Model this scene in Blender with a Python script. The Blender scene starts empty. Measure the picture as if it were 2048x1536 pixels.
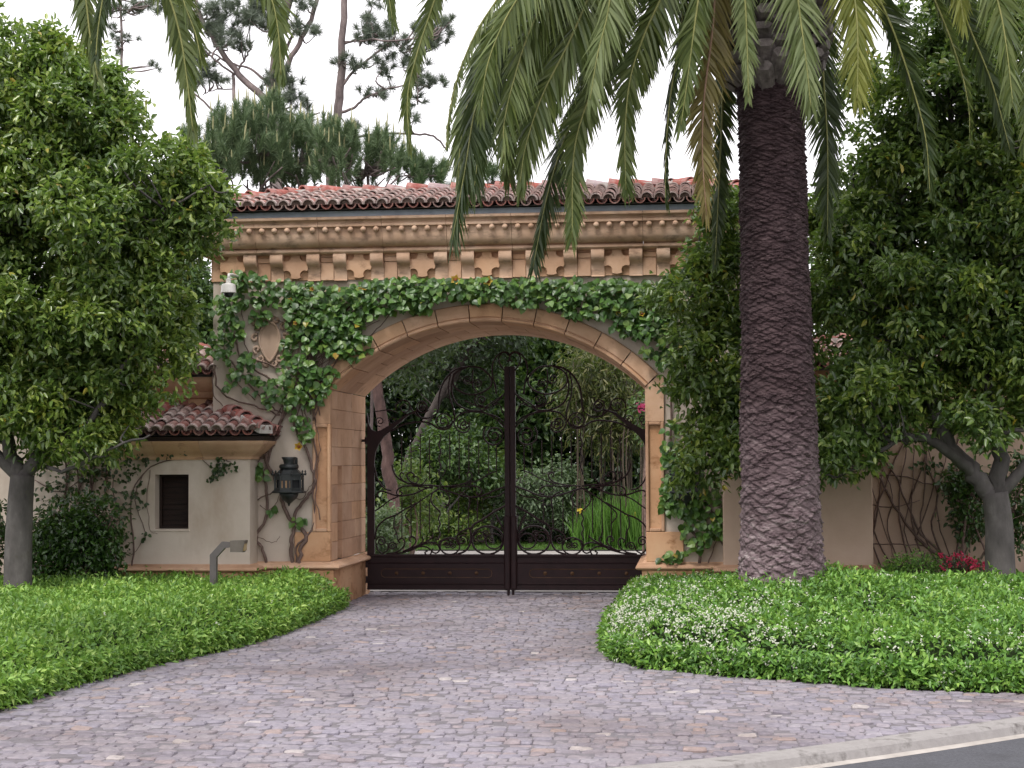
import bpy, bmesh, math, random
import numpy as np
from mathutils import Matrix, Vector

# ------------------------------------------------------------------ camera, sky, sun, exposure
SC = bpy.context.scene
COL = SC.collection
F = 3400.0                      # focal length in photo pixels (photo 2048 x 1536)
H = 1.96                        # eye height
HOR, VPX = 925.0, 1380.0        # horizon row and vanishing point of the gate's axis
YAW = math.atan((VPX - 1024) / F)
PITCH = math.atan((HOR - 768) / F)
ROLL = -0.005
CAMM = (Matrix.Rotation(YAW, 3, 'Z') @ Matrix.Rotation(math.pi / 2 + PITCH, 3, 'X') @ Matrix.Rotation(ROLL, 3, 'Z'))
cam = bpy.data.objects.new('camera', bpy.data.cameras.new('camera'))
COL.objects.link(cam)
cam.matrix_world = Matrix.Translation((0, 0, H)) @ CAMM.to_4x4()
cam.data.sensor_width = 36
cam.data.lens = F / 2048 * 36
cam.data.clip_end = 2000
SC.camera = cam

SUN_EL, SUN_AZ = math.radians(58), math.radians(205)   # azimuth clockwise from +Y
world = bpy.data.worlds.new('World'); SC.world = world; world.use_nodes = True
wn, wl = world.node_tree.nodes, world.node_tree.links
wn.clear()
sky = wn.new('ShaderNodeTexSky'); sky.sky_type = 'NISHITA'; sky.sun_disc = False
sky.sun_elevation = SUN_EL; sky.sun_rotation = SUN_AZ; sky.dust_density = 4; sky.air_density = 1
skyb = wn.new('ShaderNodeBackground'); skyb.inputs[1].default_value = 0.06
cl = wn.new('ShaderNodeBackground'); cl.inputs[0].default_value = (1.0, 0.968, 1.0, 1); cl.inputs[1].default_value = 1.12
mx = wn.new('ShaderNodeMixShader'); mx.inputs[0].default_value = 0.85      # thin even overcast over the blue
wo = wn.new('ShaderNodeOutputWorld')
wl.new(sky.outputs[0], skyb.inputs[0]); wl.new(skyb.outputs[0], mx.inputs[1]); wl.new(cl.outputs[0], mx.inputs[2])
wl.new(mx.outputs[0], wo.inputs[0])
sl = bpy.data.lights.new('sun', 'SUN'); sl.energy = 1.5; sl.angle = math.radians(14); sl.color = (1, 0.96, 0.9)
sun = bpy.data.objects.new('sun', sl); COL.objects.link(sun)
sd = Vector((math.sin(SUN_AZ) * math.cos(SUN_EL), math.cos(SUN_AZ) * math.cos(SUN_EL), math.sin(SUN_EL)))
sun.rotation_euler = sd.to_track_quat('Z', 'Y').to_euler()
SC.view_settings.view_transform = 'Standard'; SC.view_settings.look = 'None'
SC.view_settings.gamma = 1; SC.view_settings.exposure = 0.85; SC.view_settings.use_curve_mapping = False
SC.render.engine = 'CYCLES'
SC.cycles.use_denoising = True
SC.cycles.max_bounces = 8; SC.cycles.diffuse_bounces = 5; SC.cycles.glossy_bounces = 2
SC.cycles.transmission_bounces = 4; SC.cycles.transparent_max_bounces = 4
SC.cycles.caustics_reflective = False; SC.cycles.caustics_refractive = False

# ------------------------------------------------------------------ measuring helpers
def ray(px, py):
    d = CAMM @ Vector(((px - 1024) / F, -(py - 768) / F, -1))
    return d
def W(px, py, Y):                # point of the place seen at a photo pixel, at distance Y along the gate's axis
    d = ray(px, py); t = Y / d.y
    return Vector((d.x * t, Y, H + d.z * t))
def G(px, py, z=0.0):            # the same, on a level plane
    d = ray(px, py); t = (z - H) / d.z
    return Vector((d.x * t, d.y * t, z))
def lerp(a, b, t): return a + (b - a) * t
def catmull(pts, n=6):
    P = [Vector(p) for p in pts]
    if len(P) < 3: return [P[0].lerp(P[-1], i / n) for i in range(n + 1)]
    P = [2 * P[0] - P[1]] + P + [2 * P[-1] - P[-2]]
    out = []
    for i in range(1, len(P) - 2):
        a, b, c, d = P[i-1], P[i], P[i+1], P[i+2]
        for k in range(n):
            t = k / n
            out.append(0.5 * ((2*b) + (c - a)*t + (2*a - 5*b + 4*c - d)*t*t + (3*b - a - 3*c + d)*t*t*t))
    out.append(P[-2].copy())
    return out

# ------------------------------------------------------------------ materials
def newmat(name):
    m = bpy.data.materials.new(name); m.use_nodes = True
    nt = m.node_tree; nt.nodes.clear()
    out = nt.nodes.new('ShaderNodeOutputMaterial'); bs = nt.nodes.new('ShaderNodeBsdfPrincipled')
    nt.links.new(bs.outputs[0], out.inputs[0])
    return m, nt, bs, out
def node(nt, t, **kw):
    n = nt.nodes.new(t)
    for k, v in kw.items(): setattr(n, k, v)
    return n
def rgba(c): return (c[0], c[1], c[2], 1)
def ramp(nt, stops, interp='LINEAR'):
    r = nt.nodes.new('ShaderNodeValToRGB'); r.color_ramp.interpolation = interp
    e = r.color_ramp.elements
    while len(e) < len(stops): e.new(0.5)
    for i, (p, c) in enumerate(stops): e[i].position = p; e[i].color = rgba(c)
    return r
def mixrgb(nt, fac, a, b, mode='MIX'):
    m = nt.nodes.new('ShaderNodeMixRGB'); m.blend_type = mode
    for s, v in ((m.inputs[0], fac), (m.inputs[1], a), (m.inputs[2], b)):
        if hasattr(v, 'is_linked') or hasattr(v, 'links'): nt.links.new(v, s)
        elif isinstance(v, (int, float)): s.default_value = v
        else: s.default_value = rgba(v)
    return m.outputs[0]
def noise(nt, scale, detail=4, rough=0.6, coord='Object', stretch=None, world_pos=True):
    tc = node(nt, 'ShaderNodeNewGeometry').outputs['Position'] if world_pos else node(nt, 'ShaderNodeTexCoord').outputs['Object']
    if stretch:
        mp = node(nt, 'ShaderNodeMapping'); mp.inputs['Scale'].default_value = stretch
        nt.links.new(tc, mp.inputs[0]); tc = mp.outputs[0]
    n = node(nt, 'ShaderNodeTexNoise'); n.inputs['Scale'].default_value = scale
    n.inputs['Detail'].default_value = detail; n.inputs['Roughness'].default_value = rough
    nt.links.new(tc, n.inputs['Vector'])
    return n.outputs[0]
def rnd(nt):                     # one random number for each piece: per object and per loose island
    a = node(nt, 'ShaderNodeObjectInfo').outputs['Random']; b = node(nt, 'ShaderNodeNewGeometry').outputs['Random Per Island']
    s = node(nt, 'ShaderNodeMath', operation='ADD'); nt.links.new(a, s.inputs[0]); nt.links.new(b, s.inputs[1])
    f = node(nt, 'ShaderNodeMath', operation='FRACT'); nt.links.new(s.outputs[0], f.inputs[0])
    return f.outputs[0]
def bump(nt, bs, height, strength, dist=0.02):
    b = node(nt, 'ShaderNodeBump'); b.inputs['Strength'].default_value = strength; b.inputs['Distance'].default_value = dist
    nt.links.new(height, b.inputs['Height']); nt.links.new(b.outputs[0], bs.inputs['Normal'])
def surf(name, stops, scale, rough=0.85, bmp=0.3, bdist=0.02, piece=None, stain=None, detail=6, stretch=None, fine=None, spec=0.3):
    """noise-coloured surface; piece: colour ramp picked per piece and multiplied; stain: (colour, scale, lo, hi)"""
    m, nt, bs, out = newmat(name)
    n = noise(nt, scale, detail, 0.62, stretch=stretch)
    c = ramp(nt, stops); nt.links.new(n, c.inputs[0]); col = c.outputs[0]
    if piece:
        r = ramp(nt, piece); nt.links.new(rnd(nt), r.inputs[0]); col = mixrgb(nt, 1.0, col, r.outputs[0], 'MULTIPLY')
    if stain:
        s = noise(nt, stain[1], 5, 0.65, stretch=stain[4] if len(stain) > 4 else None)
        sr = ramp(nt, [(stain[2], (0, 0, 0)), (stain[3], (1, 1, 1))]); nt.links.new(s, sr.inputs[0])
        col = mixrgb(nt, sr.outputs[0], col, stain[0])
    nt.links.new(col, bs.inputs['Base Color'])
    bs.inputs['Roughness'].default_value = rough
    bs.inputs['Specular IOR Level'].default_value = spec
    if bmp:
        bump(nt, bs, noise(nt, fine or scale * 4, 6, 0.7, stretch=stretch), bmp, bdist)
    return m
def leafmat(name, stops, rough=0.45, trans=0.25, tcol=(0.25, 0.42, 0.05), patch=None, spec=0.5):
    m, nt, bs, out = newmat(name)
    r = ramp(nt, stops); nt.links.new(rnd(nt), r.inputs[0]); col = r.outputs[0]
    if patch:                    # (colour, scale, lo, hi): patches of young growth
        s = noise(nt, patch[1], 3, 0.6)
        sr = ramp(nt, [(patch[2], (0, 0, 0)), (patch[3], (1, 1, 1))]); nt.links.new(s, sr.inputs[0])
        col = mixrgb(nt, sr.outputs[0], col, mixrgb(nt, 1.0, col, patch[0], 'MULTIPLY'))
    nt.links.new(col, bs.inputs['Base Color']); bs.inputs['Roughness'].default_value = rough
    bs.inputs['Specular IOR Level'].default_value = spec
    if trans:
        t = node(nt, 'ShaderNodeBsdfTranslucent'); nt.links.new(mixrgb(nt, 0.5, col, tcol), t.inputs[0])
        x = node(nt, 'ShaderNodeMixShader'); x.inputs[0].default_value = trans
        nt.links.new(bs.outputs[0], x.inputs[1]); nt.links.new(t.outputs[0], x.inputs[2]); nt.links.new(x.outputs[0], out.inputs[0])
    return m

SAND = surf('sandstone', [(0.25, (0.45, 0.275, 0.17)), (0.5, (0.56, 0.36, 0.235)), (0.75, (0.64, 0.445, 0.31))], 2.2, 0.9, 0.25, 0.01,
            piece=[(0, (0.76, 0.71, 0.69)), (0.4, (0.94, 0.92, 0.92)), (0.7, (1.04, 1.04, 1.05)), (1, (1, 0.92, 0.82))], stain=((0.25, 0.14, 0.08), 5.5, 0.58, 0.82), fine=30)
SANDV = surf('veined_sandstone', [(0.3, (0.43, 0.235, 0.125)), (0.5, (0.55, 0.33, 0.195)), (0.7, (0.61, 0.40, 0.25))], 1.3, 0.9, 0.2, 0.008,
             piece=[(0, (0.9, 0.86, 0.84)), (1, (1, 0.98, 0.95))], stain=((0.30, 0.15, 0.07), 3.0, 0.52, 0.66, (1, 1, 1.5)), fine=30)
CREAM = surf('weathered_cornice_stone', [(0.3, (0.50, 0.325, 0.215)), (0.5, (0.62, 0.43, 0.30)), (0.75, (0.69, 0.52, 0.39))], 2.6, 0.9, 0.3, 0.01,
             piece=[(0, (0.84, 0.80, 0.79)), (1, (1.02, 1.02, 1.03))], stain=((0.17, 0.115, 0.085), 4.0, 0.52, 0.76, (1, 1, 2.5)), fine=26)
STUCCO = surf('stucco', [(0.25, (0.46, 0.39, 0.32)), (0.5, (0.54, 0.465, 0.395)), (0.75, (0.61, 0.535, 0.46))], 1.3, 0.95, 0.25, 0.006,
              stain=((0.34, 0.25, 0.18), 1.1, 0.50, 0.80, (1, 1, 0.5)), fine=45)
STUCCO2 = surf('pink_stucco', [(0.25, (0.40, 0.29, 0.22)), (0.5, (0.47, 0.345, 0.265)), (0.75, (0.53, 0.40, 0.32))], 1.2, 0.95, 0.25, 0.006,
               stain=((0.30, 0.19, 0.13), 1.0, 0.54, 0.85, (1, 1, 0.6)), fine=45)
def tilemat(name, red, lich=0.5):
    m, nt, bs, out = newmat(name)
    n = noise(nt, 9, 5, 0.65)
    a = ramp(nt, red); nt.links.new(rnd(nt), a.inputs[0])
    sh = ramp(nt, [(0.3, (0.62, 0.58, 0.58)), (0.6, (1, 1, 1))]); nt.links.new(n, sh.inputs[0])
    col = mixrgb(nt, 1.0, a.outputs[0], sh.outputs[0], 'MULTIPLY')
    li = ramp(nt, [(0.50, (0, 0, 0)), (0.64, (1, 1, 1))]); nt.links.new(noise(nt, 14, 6, 0.7), li.inputs[0])
    lf = node(nt, 'ShaderNodeMath', operation='MULTIPLY'); nt.links.new(li.outputs[0], lf.inputs[0]); lf.inputs[1].default_value = 0.30 if lich > 0.4 else 0.25
    col = mixrgb(nt, lf.outputs[0], col, (0.48, 0.42, 0.39))
    dk = ramp(nt, [(0.58, (0, 0, 0)), (0.7, (1, 1, 1))]); nt.links.new(noise(nt, 6.3, 6, 0.7, stretch=(1, 1.3, 1)), dk.inputs[0])
    col = mixrgb(nt, dk.outputs[0], col, (0.075, 0.05, 0.045))
    tcn = node(nt, 'ShaderNodeTexCoord'); sp_ = node(nt, 'ShaderNodeSeparateXYZ'); nt.links.new(tcn.outputs['Object'], sp_.inputs[0])
    ab = node(nt, 'ShaderNodeMath', operation='ABSOLUTE'); nt.links.new(sp_.outputs[1], ab.inputs[0])
    nz = noise(nt, 30, 4, 0.7); ad = node(nt, 'ShaderNodeMath', operation='MULTIPLY_ADD'); nt.links.new(nz, ad.inputs[0]); ad.inputs[1].default_value = -0.16; nt.links.new(ab.outputs[0], ad.inputs[2])
    lip = ramp(nt, [(0.0, (1, 1, 1)), (0.03, (0, 0, 0))]); nt.links.new(ad.outputs[0], lip.inputs[0])      # lichen and lime along the lower lip of each tile
    lm = node(nt, 'ShaderNodeMath', operation='MULTIPLY'); nt.links.new(lip.outputs[0], lm.inputs[0]); lm.inputs[1].default_value = lich
    col = mixrgb(nt, lm.outputs[0], col, (0.55, 0.49, 0.46))
    nt.links.new(col, bs.inputs['Base Color']); bs.inputs['Roughness'].default_value = 0.9
    bump(nt, bs, noise(nt, 40, 4), 0.3, 0.008)
    return m
TILE = tilemat('old_clay_tile', [(0, (0.14, 0.07, 0.062)), (0.3, (0.24, 0.088, 0.07)), (0.55, (0.30, 0.115, 0.09)), (0.8, (0.33, 0.19, 0.16)), (0.9, (0.37, 0.27, 0.24)), (1, (0.20, 0.11, 0.10))])
RIDGE = tilemat('red_ridge_tile', [(0, (0.27, 0.075, 0.06)), (0.8, (0.36, 0.105, 0.08)), (0.9, (0.32, 0.26, 0.27)), (1, (0.26, 0.10, 0.09))], 0.15)
MORTAR = surf('mortar', [(0.3, (0.36, 0.33, 0.31)), (0.7, (0.6, 0.57, 0.54))], 8, 0.95, 0.4)
FASCIA = surf('blue_grey_painted_fascia', [(0.3, (0.27, 0.31, 0.37)), (0.6, (0.36, 0.41, 0.47))], 4, 0.6, 0.1, stain=((0.10, 0.18, 0.17), 3, 0.6, 0.7, (1, 1, 4)))
DARKWOOD = surf('dark_wood', [(0.3, (0.012, 0.007, 0.006)), (0.7, (0.030, 0.015, 0.010))], 6, 0.6, 0.2, stretch=(1, 1, 6))
IRON = surf('brown_painted_iron', [(0.3, (0.015, 0.0065, 0.008)), (0.7, (0.027, 0.0115, 0.013))], 6, 0.6, 0.12, 0.004, fine=40, spec=0.28)
LANT = surf('verdigris_lantern_metal', [(0.3, (0.008, 0.010, 0.011)), (0.6, (0.022, 0.027, 0.028)), (0.8, (0.07, 0.085, 0.085))], 14, 0.42, 0.25, 0.004, spec=0.5)
GREYMETAL = surf('grey_powder_coat', [(0.3, (0.062, 0.055, 0.055)), (0.7, (0.09, 0.08, 0.078))], 10, 0.5, 0.05, spec=0.5)
WHITEP = surf('white_plastic', [(0.3, (0.62, 0.6, 0.57)), (0.7, (0.72, 0.70, 0.67))], 10, 0.4, 0.0)
SOIL = surf('soil', [(0.3, (0.035, 0.025, 0.018)), (0.7, (0.08, 0.06, 0.04))], 6, 1, 0.6, 0.03)
BARK = surf('smooth_grey_bark', [(0.3, (0.055, 0.050, 0.048)), (0.55, (0.105, 0.096, 0.092)), (0.75, (0.17, 0.157, 0.15))], 5, 0.9, 0.35, 0.012, stretch=(1, 1, 0.45), stain=((0.075, 0.07, 0.05), 4, 0.57, 0.75))
PINEBARK = surf('pine_bark', [(0.3, (0.10, 0.08, 0.08)), (0.55, (0.20, 0.16, 0.155)), (0.75, (0.28, 0.23, 0.22))], 7, 0.95, 0.8, 0.03, stretch=(1, 1, 0.35))
REDBARK = surf('red_pine_bark', [(0.3, (0.05, 0.032, 0.03)), (0.55, (0.12, 0.075, 0.068)), (0.75, (0.20, 0.145, 0.135))], 6, 0.95, 0.9, 0.04, stretch=(1, 1, 0.4))
VINEBARK = surf('vine_stem', [(0.3, (0.085, 0.055, 0.045)), (0.7, (0.20, 0.14, 0.12))], 18, 0.9, 0.5, 0.008)
ASPHALT = surf('asphalt', [(0.3, (0.06, 0.062, 0.072)), (0.7, (0.105, 0.107, 0.12))], 45, 0.85, 0.8, 0.012, stain=((0.05, 0.05, 0.055), 1.5, 0.5, 0.75), fine=120)
KERB = surf('kerb_concrete', [(0.3, (0.22, 0.205, 0.20)), (0.7, (0.33, 0.315, 0.305))], 5, 0.9, 0.6, 0.01, stain=((0.10, 0.09, 0.085), 5, 0.52, 0.68), fine=60)

# ------------------------------------------------------------------ object helpers
def tag(o, label=None, cat=None, group=None, kind=None):
    if label: o['label'] = label
    if cat: o['category'] = cat
    if group: o['group'] = group
    if kind: o['kind'] = kind
    return o
ROOTINV = {}
def thing(name, label, cat, loc, group=None):
    o = bpy.data.objects.new(name, None); COL.objects.link(o)
    o.location = loc; o.empty_display_size = 0.2
    ROOTINV[o.name] = Matrix.Translation(-Vector(loc))
    tag(o, label, cat, group)
    return o
def link(name, me, parent=None, matrix=None):
    o = bpy.data.objects.new(name, me); COL.objects.link(o)
    if matrix is not None: o.matrix_basis = matrix
    if parent is not None:
        o.parent = parent
        o.matrix_parent_inverse = ROOTINV.get(parent.name, Matrix.Identity(4))
    return o
def npmesh(name, V, Fa, mat, smooth=False):
    """V (n,3), Fa (m,k) faces of one size"""
    me = bpy.data.meshes.new(name)
    V = np.ascontiguousarray(V, dtype=np.float32); Fa = np.ascontiguousarray(Fa, dtype=np.int32)
    m, k = Fa.shape
    me.vertices.add(len(V)); me.vertices.foreach_set('co', V.ravel())
    me.loops.add(m * k); me.loops.foreach_set('vertex_index', Fa.ravel())
    me.polygons.add(m); me.polygons.foreach_set('loop_start', np.arange(0, m * k, k, dtype=np.int32))
    if smooth: me.polygons.foreach_set('use_smooth', np.ones(m, dtype=bool))
    me.update(calc_edges=True)
    me.materials.append(mat)
    return me
class MB:
    """collects faces of one piece"""
    def __init__(s): s.v = []; s.f = []
    def add(s, vs, fs):
        b = len(s.v); s.v += [tuple(v) for v in vs]; s.f += [tuple(i + b for i in f) for f in fs]; return s
    def box(s, x0, x1, y0, y1, z0, z1, c=0.0):
        if c <= 0:
            vs = [(x, y, z) for x in (x0, x1) for y in (y0, y1) for z in (z0, z1)]
            return s.add(vs, [(0,1,3,2), (4,6,7,5), (0,4,5,1), (2,3,7,6), (0,2,6,4), (1,5,7,3)])
        X, Y, Z = (x0, x1), (y0, y1), (z0, z1); idx = {}; vs = []
        for i in (0, 1):
            for j in (0, 1):
                for k in (0, 1):
                    p = (X[i], Y[j], Z[k]); inn = (c if i == 0 else -c, c if j == 0 else -c, c if k == 0 else -c)
                    for a in range(3):
                        q = [p[t] + (0 if t == a else inn[t]) for t in range(3)]
                        idx[i, j, k, a] = len(vs); vs.append(q)
        fs = []
        for a in range(3):
            o1, o2 = [t for t in range(3) if t != a]
            for e in (0, 1):
                q = []
                for (u, w) in ((0,0), (1,0), (1,1), (0,1)):
                    t = [0, 0, 0]; t[a] = e; t[o1] = u; t[o2] = w; q.append(idx[t[0], t[1], t[2], a])
                fs.append(q if (e ^ (a == 1)) else q[::-1])
            for u in (0, 1):
                for w in (0, 1):                   # edge along axis a
                    q = []
                    for e, ax in ((0, o1), (1, o1), (1, o2), (0, o2)):
                        t = [0, 0, 0]; t[a] = e; t[o1] = u; t[o2] = w; q.append(idx[t[0], t[1], t[2], ax])
                    fs.append(q)
        for i in (0, 1):
            for j in (0, 1):
                for k in (0, 1): fs.append([idx[i, j, k, 0], idx[i, j, k, 1], idx[i, j, k, 2]])
        return s.add(vs, fs)
    def tube(s, pts, rad, n=6, cap=True, flat=1.0):
        pts = [Vector(p) for p in pts]; m = len(pts)
        if not hasattr(rad, '__len__'): rad = [rad] * m
        up = None; vs = []; fs = []
        for i, p in enumerate(pts):
            t = (pts[min(i+1, m-1)] - pts[max(i-1, 0)])
            if t.length < 1e-9: t = Vector((0, 0, 1))
            t.normalize()
            if up is None:
                up = t.orthogonal().normalized()
            else:
                up = (up - t * up.dot(t))
                up = up.normalized() if up.length > 1e-6 else t.orthogonal().normalized()
            b = t.cross(up)
            for k in range(n):
                a = 2 * math.pi * k / n
                vs.append(p + (up * math.cos(a) + b * math.sin(a) * flat) * rad[i])
        for i in range(m - 1):
            for k in range(n):
                k2 = (k + 1) % n
                fs.append((i*n + k, i*n + k2, (i+1)*n + k2, (i+1)*n + k))
        if cap:
            fs.append(tuple(range(n))[::-1]); fs.append(tuple((m-1)*n + k for k in range(n)))
        return s.add(vs, fs)
    def lathe(s, prof, n=12, c=(0, 0, 0)):
        """prof: [(radius, z)] bottom to top"""
        vs = []; fs = []; m = len(prof)
        for r, z in prof:
            for k in range(n):
                a = 2 * math.pi * (k + 0.5) / n
                vs.append((c[0] + r * math.cos(a), c[1] + r * math.sin(a), c[2] + z))
        for i in range(m - 1):
            for k in range(n):
                k2 = (k + 1) % n; fs.append((i*n + k, i*n + k2, (i+1)*n + k2, (i+1)*n + k))
        fs.append(tuple(range(n))[::-1]); fs.append(tuple((m-1)*n + k for k in range(n)))
        return s.add(vs, fs)
    def prism(s, poly, a0, a1, place):
        """closed polygon [(u,w)] extruded from a0 to a1; place(a,u,w) -> xyz"""
        n = len(poly)
        vs = [place(a, u, w) for a in (a0, a1) for u, w in poly]
        fs = [(i, (i+1) % n, n + (i+1) % n, n + i) for i in range(n)]
        fs += [tuple(range(n))[::-1], tuple(range(n, 2*n))]
        return s.add(vs, fs)
    def sweep(s, sect, frames):
        """closed section swept through frames; each frame is a list of points"""
        n = len(frames[0]); vs = [p for fr in frames for p in fr]; fs = []
        for i in range(len(frames) - 1):
            for k in range(n):
                k2 = (k+1) % n; fs.append((i*n + k, i*n + k2, (i+1)*n + k2, (i+1)*n + k))
        fs.append(tuple(range(n))[::-1]); fs.append(tuple((len(frames)-1)*n + k for k in range(n)))
        return s.add(vs, fs)
    def mesh(s, name, mat, smooth=False):
        me = bpy.data.meshes.new(name); me.from_pydata(s.v, [], s.f); me.update()
        bm = bmesh.new(); bm.from_mesh(me); bmesh.ops.recalc_face_normals(bm, faces=bm.faces); bm.to_mesh(me); bm.free()
        if smooth:
            me.polygons.foreach_set('use_smooth', [True] * len(me.polygons))
        me.materials.append(mat)
        return me
    def build(s, name, mat, parent=None, smooth=False): return link(name, s.mesh(name, mat, smooth), parent)
def smooth_by_angle(o, deg=35):
    me = o.data
    bm = bmesh.new(); bm.from_mesh(me)
    for f in bm.faces: f.smooth = True
    lim = math.radians(deg)
    for e in bm.edges:
        if len(e.link_faces) == 2 and e.calc_face_angle(0) > lim: e.smooth = False
    bm.to_mesh(me); bm.free(); return o

# ------------------------------------------------------------------ leaf clouds
def unit(a): return a / np.maximum(np.linalg.norm(a, axis=1, keepdims=True), 1e-9)
def leafcloud(name, B, D, U, L, Wd, mat, fold=0.25, droop=0.15, shape='oval'):
    """B base, D axis, U roughly the upper side; L length, Wd width -> mesh of folded leaves"""
    D = unit(D); S = unit(np.cross(D, U)); N = np.cross(S, D)
    L = np.asarray(L).reshape(-1, 1); Wd = np.asarray(Wd).reshape(-1, 1); n = len(B)
    if shape == 'kite':
        V = np.stack([B, B + D*L*0.42 + S*Wd*0.5 + N*Wd*fold, B + D*L - N*L*droop, B + D*L*0.42 - S*Wd*0.5 + N*Wd*fold], 1)
        Fi = np.array([[0, 1, 2], [0, 2, 3]])
        k = 4
    else:
        V = np.stack([B, B + D*L*0.28 + S*Wd*0.46 + N*Wd*fold, B + D*L*0.68 + S*Wd*0.42 + N*(Wd*fold - L*droop*0.4),
                      B + D*L - N*L*droop, B + D*L*0.68 - S*Wd*0.42 + N*(Wd*fold - L*droop*0.4), B + D*L*0.28 - S*Wd*0.46 + N*Wd*fold], 1)
        Fi = np.array([[0, 1, 2, 3], [0, 3, 4, 5]])
        k = 6
    Fa = (Fi[None] + (np.arange(n) * k)[:, None, None]).reshape(-1, Fi.shape[1])
    return npmesh(name, V.reshape(-1, 3), Fa, mat)
def blob_points(blobs, n, rng, shell=0.5):
    """points inside ellipsoids (centre, (rx,ry,rz)), thicker towards the outside"""
    vol = np.array([b[1][0] * b[1][1] * b[1][2] for b in blobs]) ** 0.8
    pick = rng.choice(len(blobs), n, p=vol / vol.sum())
    C = np.array([tuple(b[0]) for b in blobs])[pick]; R = np.array([tuple(b[1]) for b in blobs])[pick]
    d = unit(rng.normal(size=(n, 3))); r = lerp(shell, 1.0, rng.random((n, 1))) ** 0.8
    return C + d * R * r, unit(d * R)
def foliage(name, blobs, n_cl, per, mat, rng, size=(0.10, 0.045), spread=0.16, shell=0.45, down=0.35, shape='oval', parent=None, jitter=0.9, boughs=None):
    C, O = blob_points(blobs, n_cl, rng, shell)
    if boughs:                   # leaves sit on boughs with gaps between them
        A, AO = blob_points(blobs, boughs[0], rng, 0.35); pk = rng.integers(0, boughs[0], n_cl)
        d = unit(rng.normal(size=(n_cl, 3)) + AO[pk] * 0.5 + np.array([0, 0, 0.35])); rr_ = boughs[1] * rng.uniform(0.6, 1.35, (boughs[0], 1))[pk]
        C = A[pk] + d * rr_ * np.array([1.0, 1.0, 0.72]) * rng.uniform(0.35, 1.0, (n_cl, 1)) ** 0.5; O = d
    B = np.repeat(C, per, 0) + rng.normal(size=(n_cl * per, 3)) * spread * rng.uniform(0.5, 1.3, (n_cl, 1)).repeat(per, 0)
    D = np.repeat(O, per, 0) * 0.6 + rng.normal(size=B.shape) * jitter; D[:, 2] -= down
    U = rng.normal(size=B.shape) * 0.6 + np.array([0, -0.25, 1.0])
    s = rng.uniform(0.7, 1.25, len(B))
    me = leafcloud(name, B, D, U, size[0] * s, size[1] * s, mat, shape=shape)
    return link(name, me, parent), C
def limb(mb, pts, r0, r1, n=7, sub=5, wob=0.0, rng=None):
    P = catmull(pts, sub)
    if wob and rng is not None:
        P = [p + Vector(rng.normal(size=3) * wob) if 0 < i < len(P) - 1 else p for i, p in enumerate(P)]
    m = len(P); mb.tube(P, [lerp(r0, r1, i / (m - 1)) for i in range(m)], n); return P
def twigs(mb, skeleton, C, rng, n, r=0.012, maxlen=2.5):
    S = np.array([tuple(p) for p in skeleton])
    for c in C[rng.permutation(len(C))[:n]]:
        d = np.linalg.norm(S - c, axis=1) + np.maximum(0, S[:, 2] - c[2]) * 1.5
        j = int(np.argmin(d)); a = S[j]
        if np.linalg.norm(a - c) > maxlen: continue
        mid = (a + c) / 2 + rng.normal(size=3) * 0.08 - np.array([0, 0, 0.06])
        mb.tube(catmull([a, mid, c], 3), [r * 1.6, r * 1.5, r * 1.4, r * 1.2, r, r * 0.8, r * 0.6], 4)

# ================================================================== THE GATEHOUSE FRAME
Y0 = 23.0                        # front face of the gatehouse
SX = 628 / 4.312                   # photo pixels per metre on that face
XC = -2.758                      # middle of the arch
def zf(py, dy=0.0): return W(976, py, Y0 + dy).z      # height of a photo row on the front (dy: set forward)
HO = 2.156                       # half opening
ZS, ZA = 2.97, 3.88             # springing and crown of the arch
RI = (HO**2 + (ZA - ZS)**2) / (2 * (ZA - ZS)); ZCN = ZA - RI
TS = math.asin(HO / RI)
RE = RI + 0.25
HW = 3.82                        # half width of the gatehouse
DEP = 2.50                       # its depth
GY = Y0 + 2.2                    # plane of the gate
def L(x, y, z): return (XC + x, Y0 + y, z)

# ================================================================== GROUND, STREET, DRIVEWAY
def sheet(name, poly, z, mat, label=None, kind='structure'):
    mb = MB(); mb.add([(p[0], p[1], z) for p in poly], [tuple(range(len(poly)))])
    o = mb.build(name, mat); o['kind'] = kind; return o
sheet('ground', [(-400, -300), (400, -300), (400, 600), (-400, 600)], -0.16, SOIL)
kerb_px = [(2500, 1366), (2300, 1396), (2048, 1433), (1800, 1469), (1512, 1507), (1256, 1533), (1000, 1556), (600, 1586), (0, 1620), (-900, 1650)]
KB = catmull([G(*p) for p in kerb_px], 4)
def side(P, d):                  # offset a ground line towards the street
    out = []
    for i, p in enumerate(P):
        t = (P[min(i+1, len(P)-1)] - P[max(i-1, 0)]); t.z = 0; t.normalize()
        out.append(p + Vector((-t.y, t.x, 0)) * d)
    return out
sgn = 1 if side(KB, 1)[5].y < KB[5].y else -1
def street_y(x):                 # kerb line as y(x)
    xs = [p.x for p in KB][::-1]; ys = [p.y for p in KB][::-1]
    return float(np.interp(x, xs, ys))
def strip(A, B, za, zb, mb):
    n = len(A); mb.add([(p.x, p.y, za) for p in A] + [(p.x, p.y, zb) for p in B], [(i, i+1, n+i+1, n+i) for i in range(n-1)])
kA, kB_, kC, kD = KB, side(KB, sgn*0.17), side(KB, sgn*0.215), side(KB, sgn*0.30)
mb = MB(); strip(kA, kB_, 0.004, 0.0, mb); strip(kB_, side(KB, sgn*0.19), 0.0, -0.018, mb); strip(side(KB, sgn*0.19), kC, -0.018, -0.075, mb)
kerb = mb.build('kerb', KERB); kerb['kind'] = 'structure'
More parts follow.
